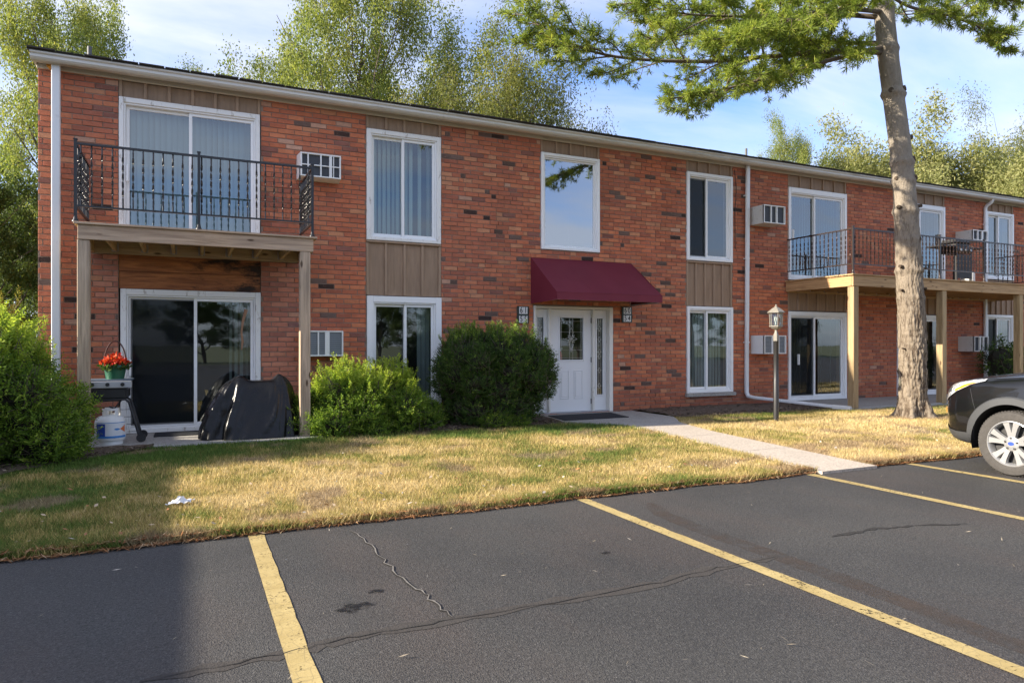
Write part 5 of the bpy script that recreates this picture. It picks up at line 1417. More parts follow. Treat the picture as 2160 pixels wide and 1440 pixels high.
for sd in (1, -1):
    for wx in (WHX, WHX - 2.69):
        vs_, fs_ = [], []; N = 40
        for i in range(N + 1):
            a = R(-12 + 204 * i / N)
            for rr, of in ((0.402, 0.0), (0.404, 0.016), (0.47, 0.018), (0.484, 0.002)):
                x, z = wx + rr * math.cos(a), WHZ + rr * math.sin(a); z2 = max(z, 0.25)
                vs_.append(CW((x, (side_y(min(x, -0.02), max(z2, 0.27)) + of) * sd, z2)))
        for i in range(N):
            for k in range(3): fs_.append((4 * i + k, 4 * i + k + 1, 4 * i + 5 + k, 4 * i + 4 + k))
        MB().add(vs_, fs_).build("arch_cladding", gtrim, car, smooth=True)
        ln_ = MB(); vs_ = []
        for i in range(N + 1):
            a = R(-14 + 208 * i / N)
            for yy in (0.50, 0.89): vs_.append(CW((wx + 0.403 * math.cos(a), yy * sd, WHZ + 0.403 * math.sin(a))))
        for i in range(N + 1): vs_.append(CW((wx + 0.403 * math.cos(R(-14 + 208 * i / N)), 0.50 * sd, WHZ + 0.403 * math.sin(R(-14 + 208 * i / N)))))
        fs_ = [(2 * i, 2 * i + 1, 2 * i + 3, 2 * i + 2) for i in range(N)] + [tuple(2 * (N + 1) + i for i in range(N + 1))]
        ln_.add(vs_, fs_).build("wheel_liner", dk, car)
    hx = np.linspace(-0.055, -0.60, 18); tt = np.linspace(0, 1, 18)
    hl = patch(hx, 4.22 + 1.05 * tt**1.0, 5.62 + 0.02 * tt, 0.008, M['lens'], "headlight", car, 10, sd)
    ax_ = np.linspace(-0.26, -0.50, 10); ta = np.linspace(0, 1, 10)
    patch(ax_, 4.66 + 0.44 * ta, 4.72 + 0.48 * np.sin(0.15 + ta * 1.2), 0.012, amber, "turn_signal", hl, 6, sd)
    px = np.linspace(-0.09, -0.19, 8)
    pr_ = plain("reflector_bowl", (0.05, 0.05, 0.055), 0.2) if sd == 1 else bpy.data.materials["reflector_bowl"]
    patch(px, np.full(8, 4.75), np.full(8, 5.2), 0.011, pr_, "reflector", hl, 6, sd)
    patch(np.linspace(-0.07, -0.12, 6), np.full(6, 3.35), np.full(6, 3.75), 0.012, amber, "side_marker", car, 4, sd)
    patch(np.linspace(-0.01, -0.42, 14), np.full(14, 0.92), np.full(14, 2.35), 0.010, gtrim, "bumper_trim", car, 6, sd)
    patch(np.linspace(-0.005, -0.03, 5), np.full(5, 2.6), np.full(5, 4.6), 0.012, dk, "grille", car, 8, sd)
    MB().tube([CW((x, bpos(x, 5.62)[1] * sd, bpos(x, 5.62)[2] + 0.001)) for x in np.linspace(-0.10, -1.25, 24)], 0.004, 6).build("hood_seam", dk, car)
    MB().tube([CW(tuple(np.array(bpos(x, s, 0.0)) * np.array([1, sd, 1]))) for x, s in zip(np.linspace(-0.45, -0.53, 8), np.linspace(4.75, 3.5, 8))], 0.003, 6).build("bumper_seam", dk, car)
# cabin
gl_ = plain("tinted_glass", (0.012, 0.014, 0.016), 0.06, spec=0.8)
cab = [(-1.28, 0.80, 1.10, 0.70, 1.115), (-1.70, 0.84, 1.03, 0.66, 1.42), (-2.05, 0.85, 1.04, 0.62, 1.63), (-2.6, 0.86, 1.05, 0.62, 1.68), (-3.4, 0.86, 1.05, 0.61, 1.66), (-4.0, 0.83, 1.06, 0.58, 1.58), (-4.38, 0.78, 1.06, 0.60, 1.10)]
vs_ = []
for x, w0, z0, w1, z1 in cab:
    vs_ += [CW((x, w0, z0)), CW((x, w1 + .05, z1 - 0.06)), CW((x, w1 - 0.1, z1)), CW((x, -w1 + 0.1, z1)), CW((x, -w1 - .05, z1 - 0.06)), CW((x, -w0, z0))]
fs_ = [(6 * i + k, 6 * i + k + 1, 6 * i + 7 + k, 6 * i + 6 + k) for i in range(6) for k in range(5)] + [tuple(range(6)), tuple(36 + k for k in range(6))]
MB().add(vs_, fs_).build("cabin_glass", gl_, car, smooth=True)
vs_ = []
for x, w0, z0, w1, z1 in cab[2:6]: vs_ += [CW((x, w1 + .055, z1 - 0.055)), CW((x, w1 - 0.1, z1 + 0.012)), CW((x, -w1 + 0.1, z1 + 0.012)), CW((x, -w1 - .055, z1 - 0.055))]
MB().add(vs_, [(4 * i + k, 4 * i + k + 1, 4 * i + 5 + k, 4 * i + 4 + k) for i in range(3) for k in range(3)]).build("roof_panel", M['car'], car, smooth=True)
for sd in (1, -1):
    for x0, x1, z1 in ((-2.42, -2.52, 1.60), (-3.25, -3.38, 1.6)):
        MB().add([CW((x0, 0.862 * sd, 1.04)), CW((x1, 0.862 * sd, 1.04)), CW((x1 - 0.02, 0.685 * sd, z1)), CW((x0 - 0.02, 0.685 * sd, z1))], [(0, 1, 2, 3)]).build("pillar", M['car'], car)
    MB().bar(CW((-1.33, 0.81 * sd, 1.10)), CW((-2.05, 0.685 * sd, 1.60)), 0.06, 0.05).build("pillar", M['car'], car)
    MB().box(*sorted((CW((0, 0.90 * sd, 0))[0], CW((0, 1.06 * sd, 0))[0])), NOSEY - 1.72, NOSEY - 1.58, 1.06, 1.20).build("mirror", M['car'], car, bevel=0.03, segs=2)
MB().box(CARX - 0.42, CARX + 0.42, NOSEY - 1.2, NOSEY - 0.4, 0.2, 0.5).build("underbody", dk, car)
# wheels
tyre = plain("tyre_rubber", (0.055, 0.050, 0.045), 0.85, var=0.35, scale=25, bump=0.5, bscale=60)
alloy = plain("alloy_silver", (0.42, 0.42, 0.42), 0.28, 0.55, var=0.05)
brake = plain("brake_dark", (0.03, 0.03, 0.03), 0.6)
for sd in (1, -1):
    for wx in (WHX, WHX - 2.69):
        wc = CW((wx, 0.79 * sd, WHZ)); o_ = -sd        # outward along place X
        def LX_(pr): return [(r, z * o_) for r, z in pr]
        tprof = [(0.222, -0.10), (0.27, -0.115), (0.315, -0.11), (0.333, -0.085), (WR, -0.05), (WR, 0.05), (0.333, 0.085), (0.318, 0.108), (0.275, 0.116), (0.228, 0.104), (0.222, 0.09)]
        wh = MB().lathe(LX_(tprof), 64, wc, 'X', False).build("wheel", tyre, car, smooth=True)
        gro = MB()
        for k in range(64):
            a = 2 * math.pi * k / 64
            for z in (-0.055, 0.045):
                c = Vector((wc[0] + z * o_, wc[1] + (WR - 0.001) * math.cos(a), wc[2] + (WR - 0.001) * math.sin(a))); n = Vector((0, math.cos(a), math.sin(a))); t = Vector((0, -math.sin(a), math.cos(a)))
                gro.add([c - t * 0.010 - Vector((0.035, 0, 0)), c + t * 0.010 - Vector((0.035, 0, 0)), c + t * 0.010 + Vector((0.035, 0, 0)), c - t * 0.010 + Vector((0.035, 0, 0)), c - t * 0.009 - Vector((0.034, 0, 0)) + n * 0.005, c + t * 0.009 - Vector((0.034, 0, 0)) + n * 0.005, c + t * 0.009 + Vector((0.034, 0, 0)) + n * 0.005, c - t * 0.009 + Vector((0.034, 0, 0)) + n * 0.005],
                        [(4, 5, 6, 7), (0, 1, 5, 4), (1, 2, 6, 5), (2, 3, 7, 6), (3, 0, 4, 7)])
        gro.build("tread", tyre, wh)
        rim = MB().lathe(LX_([(0.215, -0.09), (0.232, 0.085), (0.236, 0.105), (0.226, 0.108), (0.214, 0.092), (0.208, 0.02)]), 64, wc, 'X', False)
        MB().lathe(LX_([(0.0, 0.01), (0.21, 0.01)]), 40, wc, 'X', False).build("brake_disc", brake, wh)
        def P(r, a, z): return (wc[0] + z * o_, wc[1] + r * math.cos(a), wc[2] + r * math.sin(a))
        for k in range(5):
            a = 2 * math.pi * (k + 0.25) / 5
            for da in (-0.235, 0.235):                 # paired spokes
                A = a + da; vs_ = []
                for r_, w_, z_ in ((0.05, 0.026, 0.088), (0.12, 0.027, 0.092), (0.18, 0.031, 0.096), (0.222, 0.040, 0.098)):
                    for q, zz in ((-1.0, z_ - 0.035), (-0.8, z_), (0.8, z_), (1.0, z_ - 0.035)):
                        th_ = q * w_ / r_; vs_.append(P(r_, A * 1.0 + th_ - da * 0.35 * (1 - r_ / 0.222), zz))
                rim.add(vs_, [(4 * i + j, 4 * i + j + 1, 4 * i + 5 + j, 4 * i + 4 + j) for i in range(3) for j in range(3)])
            rim.add([P(0.05, a, 0.085), P(0.12, a - 0.16, 0.080), P(0.205, a - 0.10, 0.085), P(0.205, a + 0.10, 0.085), P(0.12, a + 0.16, 0.080)], [(0, 1, 2, 3, 4)]) if False else None
        rim.lathe(LX_([(0.072, 0.04), (0.074, 0.090), (0.060, 0.097), (0.0001, 0.098)]), 32, wc, 'X', False)
        rim.build("rim", alloy, wh, smooth=True)
        for k in range(5):
            a = 2 * math.pi * (k + 0.25) / 5
            MB().lathe(LX_([(0.011, 0.095), (0.011, 0.104), (0.006, 0.106)]), 10, P(0.058, a, 0)[0:1] + P(0.058, a, 0)[1:], 'X').build("lug_nut", brake, wh, smooth=True)
        em_ = MB(); vs_ = [P(0, 0, 0.1005)]
        for k in range(24):
            a = 2 * math.pi * k / 24; vs_.append((wc[0] + 0.1005 * o_, wc[1] + 0.030 * math.cos(a), wc[2] + 0.019 * math.sin(a)))
        MB().lathe(LX_([(0.034, 0.098), (0.034, 0.0998), (0.001, 0.1)]), 24, wc, 'X', False).build("centre_cap", alloy, wh)
        em_.add(vs_, [(0, 1 + k, 1 + (k + 1) % 24) for k in range(24)]).build("emblem", blue, wh)

# ================================================================== FOLIAGE TOOLS
def unitv(a): return a / (np.linalg.norm(a, axis=-1, keepdims=True) + 1e-9)
def tubes_np(chains, n=5):
    """chains of (points (k,3), radii (k,)) to one mesh"""
    V, Fc = [], []; base = 0; an = np.arange(n) * 2 * np.pi / n
    for P, rr in chains:
        P = np.asarray(P, float); k = len(P)
        d = np.empty_like(P); d[1:-1] = P[2:] - P[:-2]; d[0] = P[1] - P[0]; d[-1] = P[-1] - P[-2]; d = unitv(d)
        ref = np.where(np.abs(d[:, 2:3]) < 0.9, np.array([[0, 0, 1.0]]), np.array([[1.0, 0, 0]]))
        s = unitv(np.cross(d, ref)); t = np.cross(d, s)
        ring = P[:, None, :] + (s[:, None, :] * np.cos(an)[None, :, None] + t[:, None, :] * np.sin(an)[None, :, None]) * np.asarray(rr)[:, None, None]
        V.append(ring.reshape(-1, 3))
        i = np.arange(k - 1)[:, None] * n + np.arange(n)[None, :] + base; j = np.arange(k - 1)[:, None] * n + (np.arange(n)[None, :] + 1) % n + base
        Fc.append(np.stack([i, j, j + n, i + n], -1).reshape(-1, 4)); base += k * n
    return np.concatenate(V), np.concatenate(Fc)
def leaf_quads(c, d, L, W, rg):
    n = len(c); d = unitv(d); q = unitv(np.cross(d, rg.standard_normal((n, 3)))); L = np.broadcast_to(L, n)[:, None]; W = np.broadcast_to(W, n)[:, None]
    Vv = np.stack([c, c + d * L * .45 + q * W * .5, c + d * L, c + d * L * .45 - q * W * .5], 1).reshape(-1, 3)
    return Vv, np.arange(n * 4).reshape(-1, 4)

M['bark'] = plain("tree_bark", (0.11, 0.085, 0.062), 0.95, var=0.4, scale=12, bump=0.9, bscale=30)
LEAF = {
 'locust': leaf_material("leaf_locust", [(0, (0.10, 0.15, 0.04)), (0.4, (0.19, 0.235, 0.065)), (0.8, (0.30, 0.32, 0.10)), (1, (0.40, 0.36, 0.12))], 0.5),
 'willow': leaf_material("leaf_willow", [(0, (0.09, 0.115, 0.035)), (0.5, (0.16, 0.175, 0.055)), (1, (0.27, 0.26, 0.09))], 0.5),
 'gold': leaf_material("leaf_gold", [(0, (0.15, 0.17, 0.06)), (0.5, (0.26, 0.27, 0.105)), (1, (0.38, 0.36, 0.16))], 0.45),
 'dark': leaf_material("leaf_dark", [(0, (0.035, 0.06, 0.018)), (0.5, (0.07, 0.105, 0.028)), (1, (0.13, 0.17, 0.045))], 0.4)}
def tree_data(seed, H, R_, nl, leafL, leafW, droop=0.3, base=0.25, dens=60, lim=11, up=0.6, scat=0.036):
    rg = np.random.default_rng(seed); chains = []; twigs = []
    def grow(p, d, L, r, k, wob, bend):
        pts = [p]; rr = [r]; d = unitv(np.array(d, float))
        for i in range(k):
            d = unitv(d + rg.standard_normal(3) * wob + np.array([0, 0, bend])); p = p + d * L / k; pts.append(p); rr.append(r * (1 - 0.8 * (i + 1) / k))
        return np.array(pts), np.array(rr)
    tr, rr = grow(np.zeros(3), (0, 0, 1), H * 0.86, 0.03 * H * 0.55, 12, 0.06, 0.03)
    chains.append((tr, rr))
    for i in range(lim):
        f = base + (0.97 - base) * (i + rg.random() * .6) / lim; q = f * 12; k = min(int(q), 11); p = tr[k] + (tr[k + 1] - tr[k]) * (q - k)
        az = i * 2.4 + rg.random(); L = R_ * (1.1 - 0.45 * max(0, (f - 0.55) / 0.45)) * rg.uniform(0.8, 1.15)
        b1, r1 = grow(p, (math.cos(az), math.sin(az), up + 0.5 * f), L, rr[k] * 0.55, 7, 0.13, 0.04); chains.append((b1, r1))
        for j in range(6):
            f2 = 0.28 + 0.72 * (j + rg.random()) / 6; k2 = min(int(f2 * 7), 6); p2 = b1[k2] + (b1[k2 + 1] - b1[k2]) * (f2 * 7 - k2)
            d1 = unitv(b1[k2 + 1] - b1[k2]); dd = d1 * 0.55 + unitv(rg.standard_normal(3)) * 0.85 + np.array([0, 0, 0.15])
            b2, r2 = grow(p2, dd, L * rg.uniform(0.3, 0.5), r1[k2] * 0.5, 5, 0.16, -0.02); chains.append((b2, r2))
            for m_ in range(4):
                f3 = 0.35 + 0.65 * (m_ + rg.random()) / 4; k3 = min(int(f3 * 5), 4); p3 = b2[k3] + (b2[k3 + 1] - b2[k3]) * (f3 * 5 - k3)
                dd = unitv(b2[k3 + 1] - b2[k3]) * 0.6 + unitv(rg.standard_normal(3)) * 0.8
                b3, r3 = grow(p3, dd, L * rg.uniform(0.13, 0.26), max(r2[k3] * 0.5, 0.006), 4, 0.2, -droop * 0.35); chains.append((b3, r3)); twigs.append(b3)
    tw = np.array(twigs); nt = len(tw); per = max(4, int(nl / nt))
    idx = np.repeat(np.arange(nt), per); n = len(idx); f = rg.random(n) ** 0.7 * 3.999; k = f.astype(int)
    p = tw[idx, k] + (tw[idx, k + 1] - tw[idx, k]) * (f - k)[:, None]; d = unitv(tw[idx, k + 1] - tw[idx, k])
    hang = rg.random(n)[:, None] * droop
    c = p + rg.standard_normal((n, 3)) * R_ * scat + np.array([0, 0, -1.0]) * hang
    dl = unitv(d * 0.5 + rg.standard_normal((n, 3)) * 0.8 + np.array([0, 0, -0.5 * droop]))
    V, Fq = leaf_quads(c, dl, leafL * rg.uniform(0.6, 1.3, n), leafW * rg.uniform(0.7, 1.3, n), rg)
    tone = np.clip(0.5 * rg.random(nt)[idx] + 0.55 * rg.random(n), 0, 1)
    bV, bF = tubes_np(chains, 5)
    return bV, bF, V, Fq, np.repeat(tone, 4)
tree_lib = {}
def tree_meshes(key, leaf, *a, **k):
    bV, bF, V, Fq, tn = tree_data(*a, **k)
    bme = np_mesh("trunk", bV, bF, None, smooth=True); bme.materials.append(M['bark'])
    lme = np_mesh("crown", V, Fq, None, attrs={"rnd": tn}); lme.materials.append(LEAF[leaf])
    tree_lib[key] = (bme, lme)
tree_meshes('locust_a', 'locust', 101, 10.0, 4.0, 66000, 0.085, 0.045, droop=0.40, base=0.26, lim=14, scat=0.045)
tree_meshes('locust_b', 'locust', 102, 10.0, 3.6, 56000, 0.085, 0.045, droop=0.35, base=0.26, lim=14, scat=0.045)
tree_meshes('willow_a', 'willow', 103, 8.0, 4.2, 64000, 0.105, 0.035, droop=0.7, base=0.22, lim=13, scat=0.055)
tree_meshes('gold_a', 'gold', 104, 8.0, 4.4, 84000, 0.15, 0.055, droop=0.8, base=0.22, lim=14, scat=0.052)
tree_meshes('dark_a', 'dark', 105, 7.0, 2.9, 46000, 0.11, 0.06, droop=0.2, base=0.12, lim=13, scat=0.05)
def put_tree(key, x, y, s, rot, label, name="deciduous_tree", group="trees behind the building", sz=None, leafmat=None):
    t = thing(name, (x, y, -0.06), label, "tree", group)
    t.rotation_euler = (0, 0, rot); t.scale = (s, s, sz or s)
    for nm, me in zip(("trunk", "crown"), tree_lib[key]):
        o = bpy.data.objects.new(nm, me); COL.objects.link(o); o.parent = t
    return t
def place(u, t): a = (u - 1080) / F_PX; return t * (SA + a * CA), t * (CA - a * SA)
for key, u, t, s, sz, rot, lab in [
    ('locust_a', 120, 21.5, 0.70, 1.22, 0.3, "airy light green tree rising over the left end of the roof"),
    ('locust_b', 270, 23.0, 0.72, 1.22, 2.0, "thin pale tree behind the left vent pipe"),
    ('locust_b', 402, 25.0, 0.62, 1.10, 4.4, "small tree tip over the roof above the upper patio door"),
    ('locust_a', 505, 26.0, 0.55, 1.02, 1.4, "lowest leafy tip peeking over the roof beside the tall central trees"),
    ('dark_a', -10, 21.0, 0.85, 0.92, 0.8, "dense dark green tree at the left edge beside the brick corner"),
    ('dark_a', 40, 27.0, 1.1, 0.85, 3.0, "dark bushy tree filling the gap left of the building"),
    ('dark_a', 15, 16.5, 0.55, 0.72, 2.4, "low dark tree just left of the brick corner"),
    ('locust_a', 735, 22.5, 0.92, 1.42, 2.6, "tallest airy yellow-green tree over the middle of the roof"),
    ('locust_b', 880, 23.5, 1.0, 1.30, 0.2, "yellow-green tree with dark limbs in the middle of the central clump"),
    ('locust_b', 665, 27.0, 0.72, 1.22, 3.4, "thin tree at the left side of the central clump"),
    ('willow_a', 1010, 22.5, 0.92, 1.22, 1.0, "dense olive willow leaning against the central clump"),
    ('willow_a', 1128, 23.5, 0.80, 1.14, 3.7, "drooping dark willow ending the central clump on its right"),
    ('locust_a', 1680, 33.0, 0.55, 1.16, 3.1, "small round pale tree top above the roof left of the trunk"),
    ('gold_a', 1850, 34.0, 1.12, 1.22, 0.4, "golden green willow seen behind the pine trunk"),
    ('gold_a', 1985, 36.0, 1.18, 1.27, 2.2, "large golden willow right of the pine trunk"),
    ('gold_a', 2110, 33.0, 1.1, 1.10, 4.0, "lower golden willow spreading over the far roof end"),
    ('willow_a', 2130, 46.0, 1.3, 1.80, 1.5, "taller green tree standing behind the golden willows"),
    ('willow_a', 2230, 44.0, 1.3, 1.55, 4.1, "green tree at the far right edge above the roof")]:
    x, y = place(u, t); put_tree(key, x, y, s, rot, lab, sz=sz)
# trees across the parking lot, mirrored in the windows
LAB = ['wide dark tree', 'airy tree', 'bushy dark tree', 'olive willow', 'tall dark tree', 'short dark tree', 'pale airy tree', 'round dark tree', 'broad willow', 'large dark tree', 'golden willow', 'last dark tree']
for i, (key, x, s_, sz, rot) in enumerate([('dark_a', -12, 1.1, 0.85, 0.1), ('locust_a', -5, 0.8, 0.7, 1.2), ('dark_a', 1, 1.2, 0.8, 2.2), ('willow_a', 8, 0.9, 0.75, 3.0), ('dark_a', 14, 1.2, 0.9, 4.0), ('dark_a', 21, 1.1, 0.75, 5.0), ('locust_b', 27, 0.9, 0.75, 0.7),
    ('dark_a', 33, 1.2, 0.9, 1.9), ('willow_a', 40, 1.0, 0.8, 2.7), ('dark_a', 47, 1.2, 0.95, 3.6), ('gold_a', 55, 1.0, 0.85, 4.6), ('dark_a', 63, 1.3, 1.0, 5.5)]):
    put_tree(key, x, -35.0 + 2.5 * math.sin(i * 2.1), s_, rot, LAB[i] + " in the row across the lot behind the camera", group="trees across the parking lot", sz=sz)

# ================================================================== PINE
PBX, PBY = 11.93, 8.30
pine = thing("pine_tree", (PBX, PBY, 0.02), "tall white pine with bare scarred trunk and long needled boughs", "pine tree")
def trunk_c(z):                             # lean of the trunk
    zz = [0, 0.74, 1.59, 2.43, 3.45, 4.13, 4.96, 5.78, 6.34, 7.08, 7.4, 9.5, 12.0]
    xs_ = [11.93, 11.90, 11.895, 11.83, 11.75, 11.68, 11.56, 11.39, 11.27, 11.16, 11.125, 10.95, 10.8]
    return np.interp(z, zz, xs_), PBY + 0.0 * z
def trunk_r(z): return np.interp(z, [0, 0.14, 0.40, 0.74, 1.59, 2.43, 3.45, 4.13, 4.96, 6.3, 7.1, 8.0, 12.0], [0.33, 0.272, 0.248, 0.242, 0.238, 0.228, 0.204, 0.186, 0.178, 0.172, 0.164, 0.152, 0.05])
NZ, NA = 640, 112
zz = np.concatenate([np.linspace(-0.05, 3.6, 400), np.linspace(3.615, 12.0, NZ - 400)]); an = np.arange(NA) * 2 * np.pi / NA
whorls = [(2.70, .034), (2.2, .016), (3.25, .014), (3.76, .030), (4.30, .030), (4.63, .034), (5.82, .040), (6.6, .03), (7.3, .03)]
Zg, Ag = np.meshgrid(zz, an, indexing='ij')
cx, cy = trunk_c(Zg); rr = trunk_r(Zg)
rough = np.clip((4.2 - Zg) / 3.2, 0.10, 1)
ridge = np.abs(vnoise(Ag * 6.5 + 1.6 * vnoise(Zg * 4, Ag * 2), Zg * 3.2 + 0.8 * vnoise(Ag * 3 + 9, Zg * 2)) - 0.5) * 2
ridge = ridge * 0.6 + 0.4 * np.abs(vnoise(Ag * 14, Zg * 9) - 0.5) * 2
disp = (ridge - 0.85) * 0.052 * rough + (vnoise(Ag * 14, Zg * 22) - .5) * 0.018 * rough
flare = np.clip((0.55 - Zg) / 0.55, 0, 1)**1.8
disp += flare * 0.15 * np.clip(np.cos(Ag * 5 + 0.6 * np.sin(Ag * 2)), -0.3, 1)
for wz, wa in whorls: disp += wa * np.exp(-((Zg - wz) / 0.055)**2) * (0.45 + 0.9 * vnoise(Ag * 2.4 + wz * 7, Zg * 4 + wz)) 
rr = rr + disp
V = np.stack([cx + rr * np.cos(Ag), cy + rr * np.sin(Ag), Zg], -1).reshape(-1, 3)
i = np.arange(len(zz) - 1)[:, None] * NA + np.arange(NA)[None, :]; j = np.arange(len(zz) - 1)[:, None] * NA + (np.arange(NA)[None, :] + 1) % NA
m = Mat("pine_bark"); zsep = m.node("ShaderNodeSeparateXYZ"); m.l.new(m.coords(), zsep.inputs[0])
fiss = m.attr("groove")
bn = m.noise(7, 7, 0.65, m.coords((1, 1, 0.4)))
c = m.mix(bn, (0.17, 0.135, 0.10), (0.31, 0.26, 0.20))
hi = m.ramp(m.math('MULTIPLY', zsep.outputs[2], 0.1), [(0.24, 0.0), (0.55, 1.0)])
c = m.mix(hi, c, m.mix(bn, (0.25, 0.215, 0.175), (0.36, 0.32, 0.265)))
c = m.mix(m.ramp(fiss, [(0.10, 0.85), (0.75, 0.0)]), c, (0.075, 0.052, 0.036))
spk = m.noise(38, 4, 0.7); c = m.mix(m.ramp(spk, [(0.60, 0.0), (0.70, 0.55)]), c, (0.10, 0.075, 0.05))
crk = m.noise(16, 7, 0.72, m.coords((1, 1, 0.28)), 0.5); low = m.ramp(m.math('MULTIPLY', zsep.outputs[2], 0.1), [(0.20, 1.0), (0.50, 0.18)])
c = m.mix(m.math('MULTIPLY', m.ramp(crk, [(0.40, 0.85), (0.50, 0.0)]), low), c, (0.060, 0.042, 0.030))
m.set(c, 0.95, spec=0.15).bump(m.math('ADD', crk, m.math('MULTIPLY', m.noise(42, 6, 0.7, m.coords((1, 1, 0.5))), 0.5)), 0.9, 0.03)
groove = 1 - (1 - np.clip(ridge / 0.5, 0, 1)) * rough
np_mesh("trunk", V, np.stack([i, j, j + NA, i + NA], -1).reshape(-1, 4), m.m, pine, smooth=True, attrs={"groove": groove.ravel()})
PB = m.m
# cut branch stubs
for k, (z, a, L, r) in enumerate([(5.82, 3.6, 0.05, 0.045), (5.86, 5.1, 0.05, 0.05), (5.05, 5.75, 0.06, 0.045), (4.65, 5.35, 0.05, 0.055), (4.60, 3.3, 0.04, 0.04), (4.32, 5.2, 0.05, 0.05), (4.30, 3.2, 0.06, 0.035), (3.78, 3.3, 0.09, 0.035), (3.82, 5.6, 0.09, 0.03), (2.72, 3.25, 0.10, 0.028), (2.70, 6.15, 0.20, 0.022), (2.30, 3.2, 0.08, 0.022), (2.33, 5.3, 0.05, 0.02), (3.22, 5.0, 0.03, 0.03), (1.25, 3.2, 0.09, 0.012)]):
    x, y = trunk_c(z); r0 = trunk_r(z) - 0.02; d = Vector((math.cos(a), math.sin(a), 0.15))
    p = Vector((x, y, z)) + d * r0
    MB().tube([p, p + d * L * 0.5, p + d * L, p + d * (L + 0.004), p + d * (L - 0.012)], [r * 1.35, r * 1.05, r, r * 0.65, r * 0.45], 12).build("branch_stub", PB, pine, smooth=True)
# boughs
prg_ = np.random.default_rng(77)
chains = []; tuft_p, tuft_d, tuft_s = [], [], []
def catmull(P, n):
    P = np.array(P, float); Q = np.vstack([2 * P[0] - P[1], P, 2 * P[-1] - P[-2]]); out = []
    for i in range(1, len(Q) - 2):
        for t in np.linspace(0, 1, n, endpoint=False):
            out.append(0.5 * ((2 * Q[i]) + (-Q[i - 1] + Q[i + 1]) * t + (2 * Q[i - 1] - 5 * Q[i] + 4 * Q[i + 1] - Q[i + 2]) * t**2 + (-Q[i - 1] + 3 * Q[i] - 3 * Q[i + 1] + Q[i + 2]) * t**3))
    out.append(Q[-2]); return np.array(out)
def bough(ctrl, r0, width, bare=0.18, nsec=26, thick=0.18):
    S = catmull(ctrl, 8); n = len(S); chains.append((S, r0 * (1 - 0.88 * np.linspace(0, 1, n)**0.8)))
    for k in range(nsec):
        f = bare + (1 - bare) * (k + prg_.random()) / nsec; q = f * (n - 1); a = min(int(q), n - 2); p = S[a] + (S[a + 1] - S[a]) * (q - a)
        d = unitv(S[a + 1] - S[a]); side = unitv(np.cross(d, np.array([0, 0, 1.0]))) * (1 if k % 2 else -1)
        g_ = (f - bare) / (1 - bare); L = width * (0.55 + 0.75 * math.sin(math.pi * min(1, 0.25 + 0.72 * g_))) * prg_.uniform(0.6, 1.1) * (1.0 if g_ < 0.85 else 0.6)
        dr = unitv(d * 0.75 + side * prg_.uniform(0.5, 1.0) + np.array([0, 0, prg_.normal(0.06, 0.16)]))
        m_ = 7; B2 = [p]
        dd = dr
        for i_ in range(m_):
            dd = unitv(dd + prg_.standard_normal(3) * 0.09 + d * 0.05 + np.array([0, 0, 0.02 + (0.05 if i_ > 4 else -0.03)])); B2.append(B2[-1] + dd * L / m_)
        B2 = np.array(B2); chains.append((B2, 0.016 * (1 - 0.75 * np.linspace(0, 1, m_ + 1))))
        nt = max(3, int(L / 0.12))
        for t_ in range(nt):
            f3 = 0.18 + 0.82 * (t_ + prg_.random()) / nt; q3 = f3 * m_; a3 = min(int(q3), m_ - 1); p3 = B2[a3] + (B2[a3 + 1] - B2[a3]) * (q3 - a3); d3 = unitv(B2[a3 + 1] - B2[a3])
            for rep in range(2):
                l3 = prg_.uniform(0.08, 0.30) * (0.6 + 0.6 * L); dv = unitv(d3 * 0.8 + prg_.standard_normal(3) * np.array([0.7, 0.7, 0.42]) + np.array([0, 0, 0.15]))
                e3 = p3 + dv * l3; chains.append((np.array([p3, (p3 + e3) / 2 + prg_.standard_normal(3) * 0.01, e3]), np.array([0.006, 0.005, 0.003])))
                tuft_p.append(e3); tuft_d.append(dv); tuft_s.append(prg_.uniform(0.8, 1.2))
                if l3 > 0.14: tuft_p.append(p3 + dv * l3 * 0.55); tuft_d.append(unitv(dv + prg_.standard_normal(3) * .5)); tuft_s.append(prg_.uniform(0.6, 0.95))
        tuft_p.append(B2[-1]); tuft_d.append(dd); tuft_s.append(1.15)
    tuft_p.append(S[-1]); tuft_d.append(unitv(S[-1] - S[-2])); tuft_s.append(1.2)
def TP(z): x, y = trunk_c(z); return (float(x), float(y), z)
bough([TP(6.55), pt(1775, 108, 12.0), pt(1640, 118, 11.9), pt(1480, 130, 11.3), pt(1300, 120, 10.8), pt(1190, 85, 10.5), pt(1108, 30, 10.3)], 0.065, 0.95, 0.09, 34)
bough([TP(6.65), pt(1740, 130, 11.6), pt(1620, 165, 10.7), pt(1520, 190, 10.1), pt(1440, 205, 9.7)], 0.05, 0.80, 0.09, 24)
bough([TP(6.7), pt(1775, 90, 12.6), pt(1650, 80, 13.2), pt(1500, 70, 13.2), pt(1350, 85, 13.0)], 0.055, 0.90, 0.09, 26)
bough([TP(7.15), pt(1740, 30, 12.2), pt(1600, 35, 11.6), pt(1450, 30, 11.0), pt(1340, 5, 10.8)], 0.055, 0.95, 0.09, 28)
bough([TP(7.25), pt(1780, 20, 11.5), pt(1700, 30, 10.6), pt(1600, 60, 9.9), pt(1540, 80, 9.5)], 0.05, 0.85, 0.09, 22)
bough([TP(7.9), pt(1740, -30, 12.6), pt(1580, -35, 12.6), pt(1420, -45, 12.4), pt(1330, -60, 12.2)], 0.05, 0.9, 0.09, 22)
bough([TP(7.6), pt(1920, 15, 12.6), pt(1990, 30, 12.3), pt(2060, 55, 12.0), pt(2095, 70, 11.9)], 0.045, 0.62, 0.3, 16)
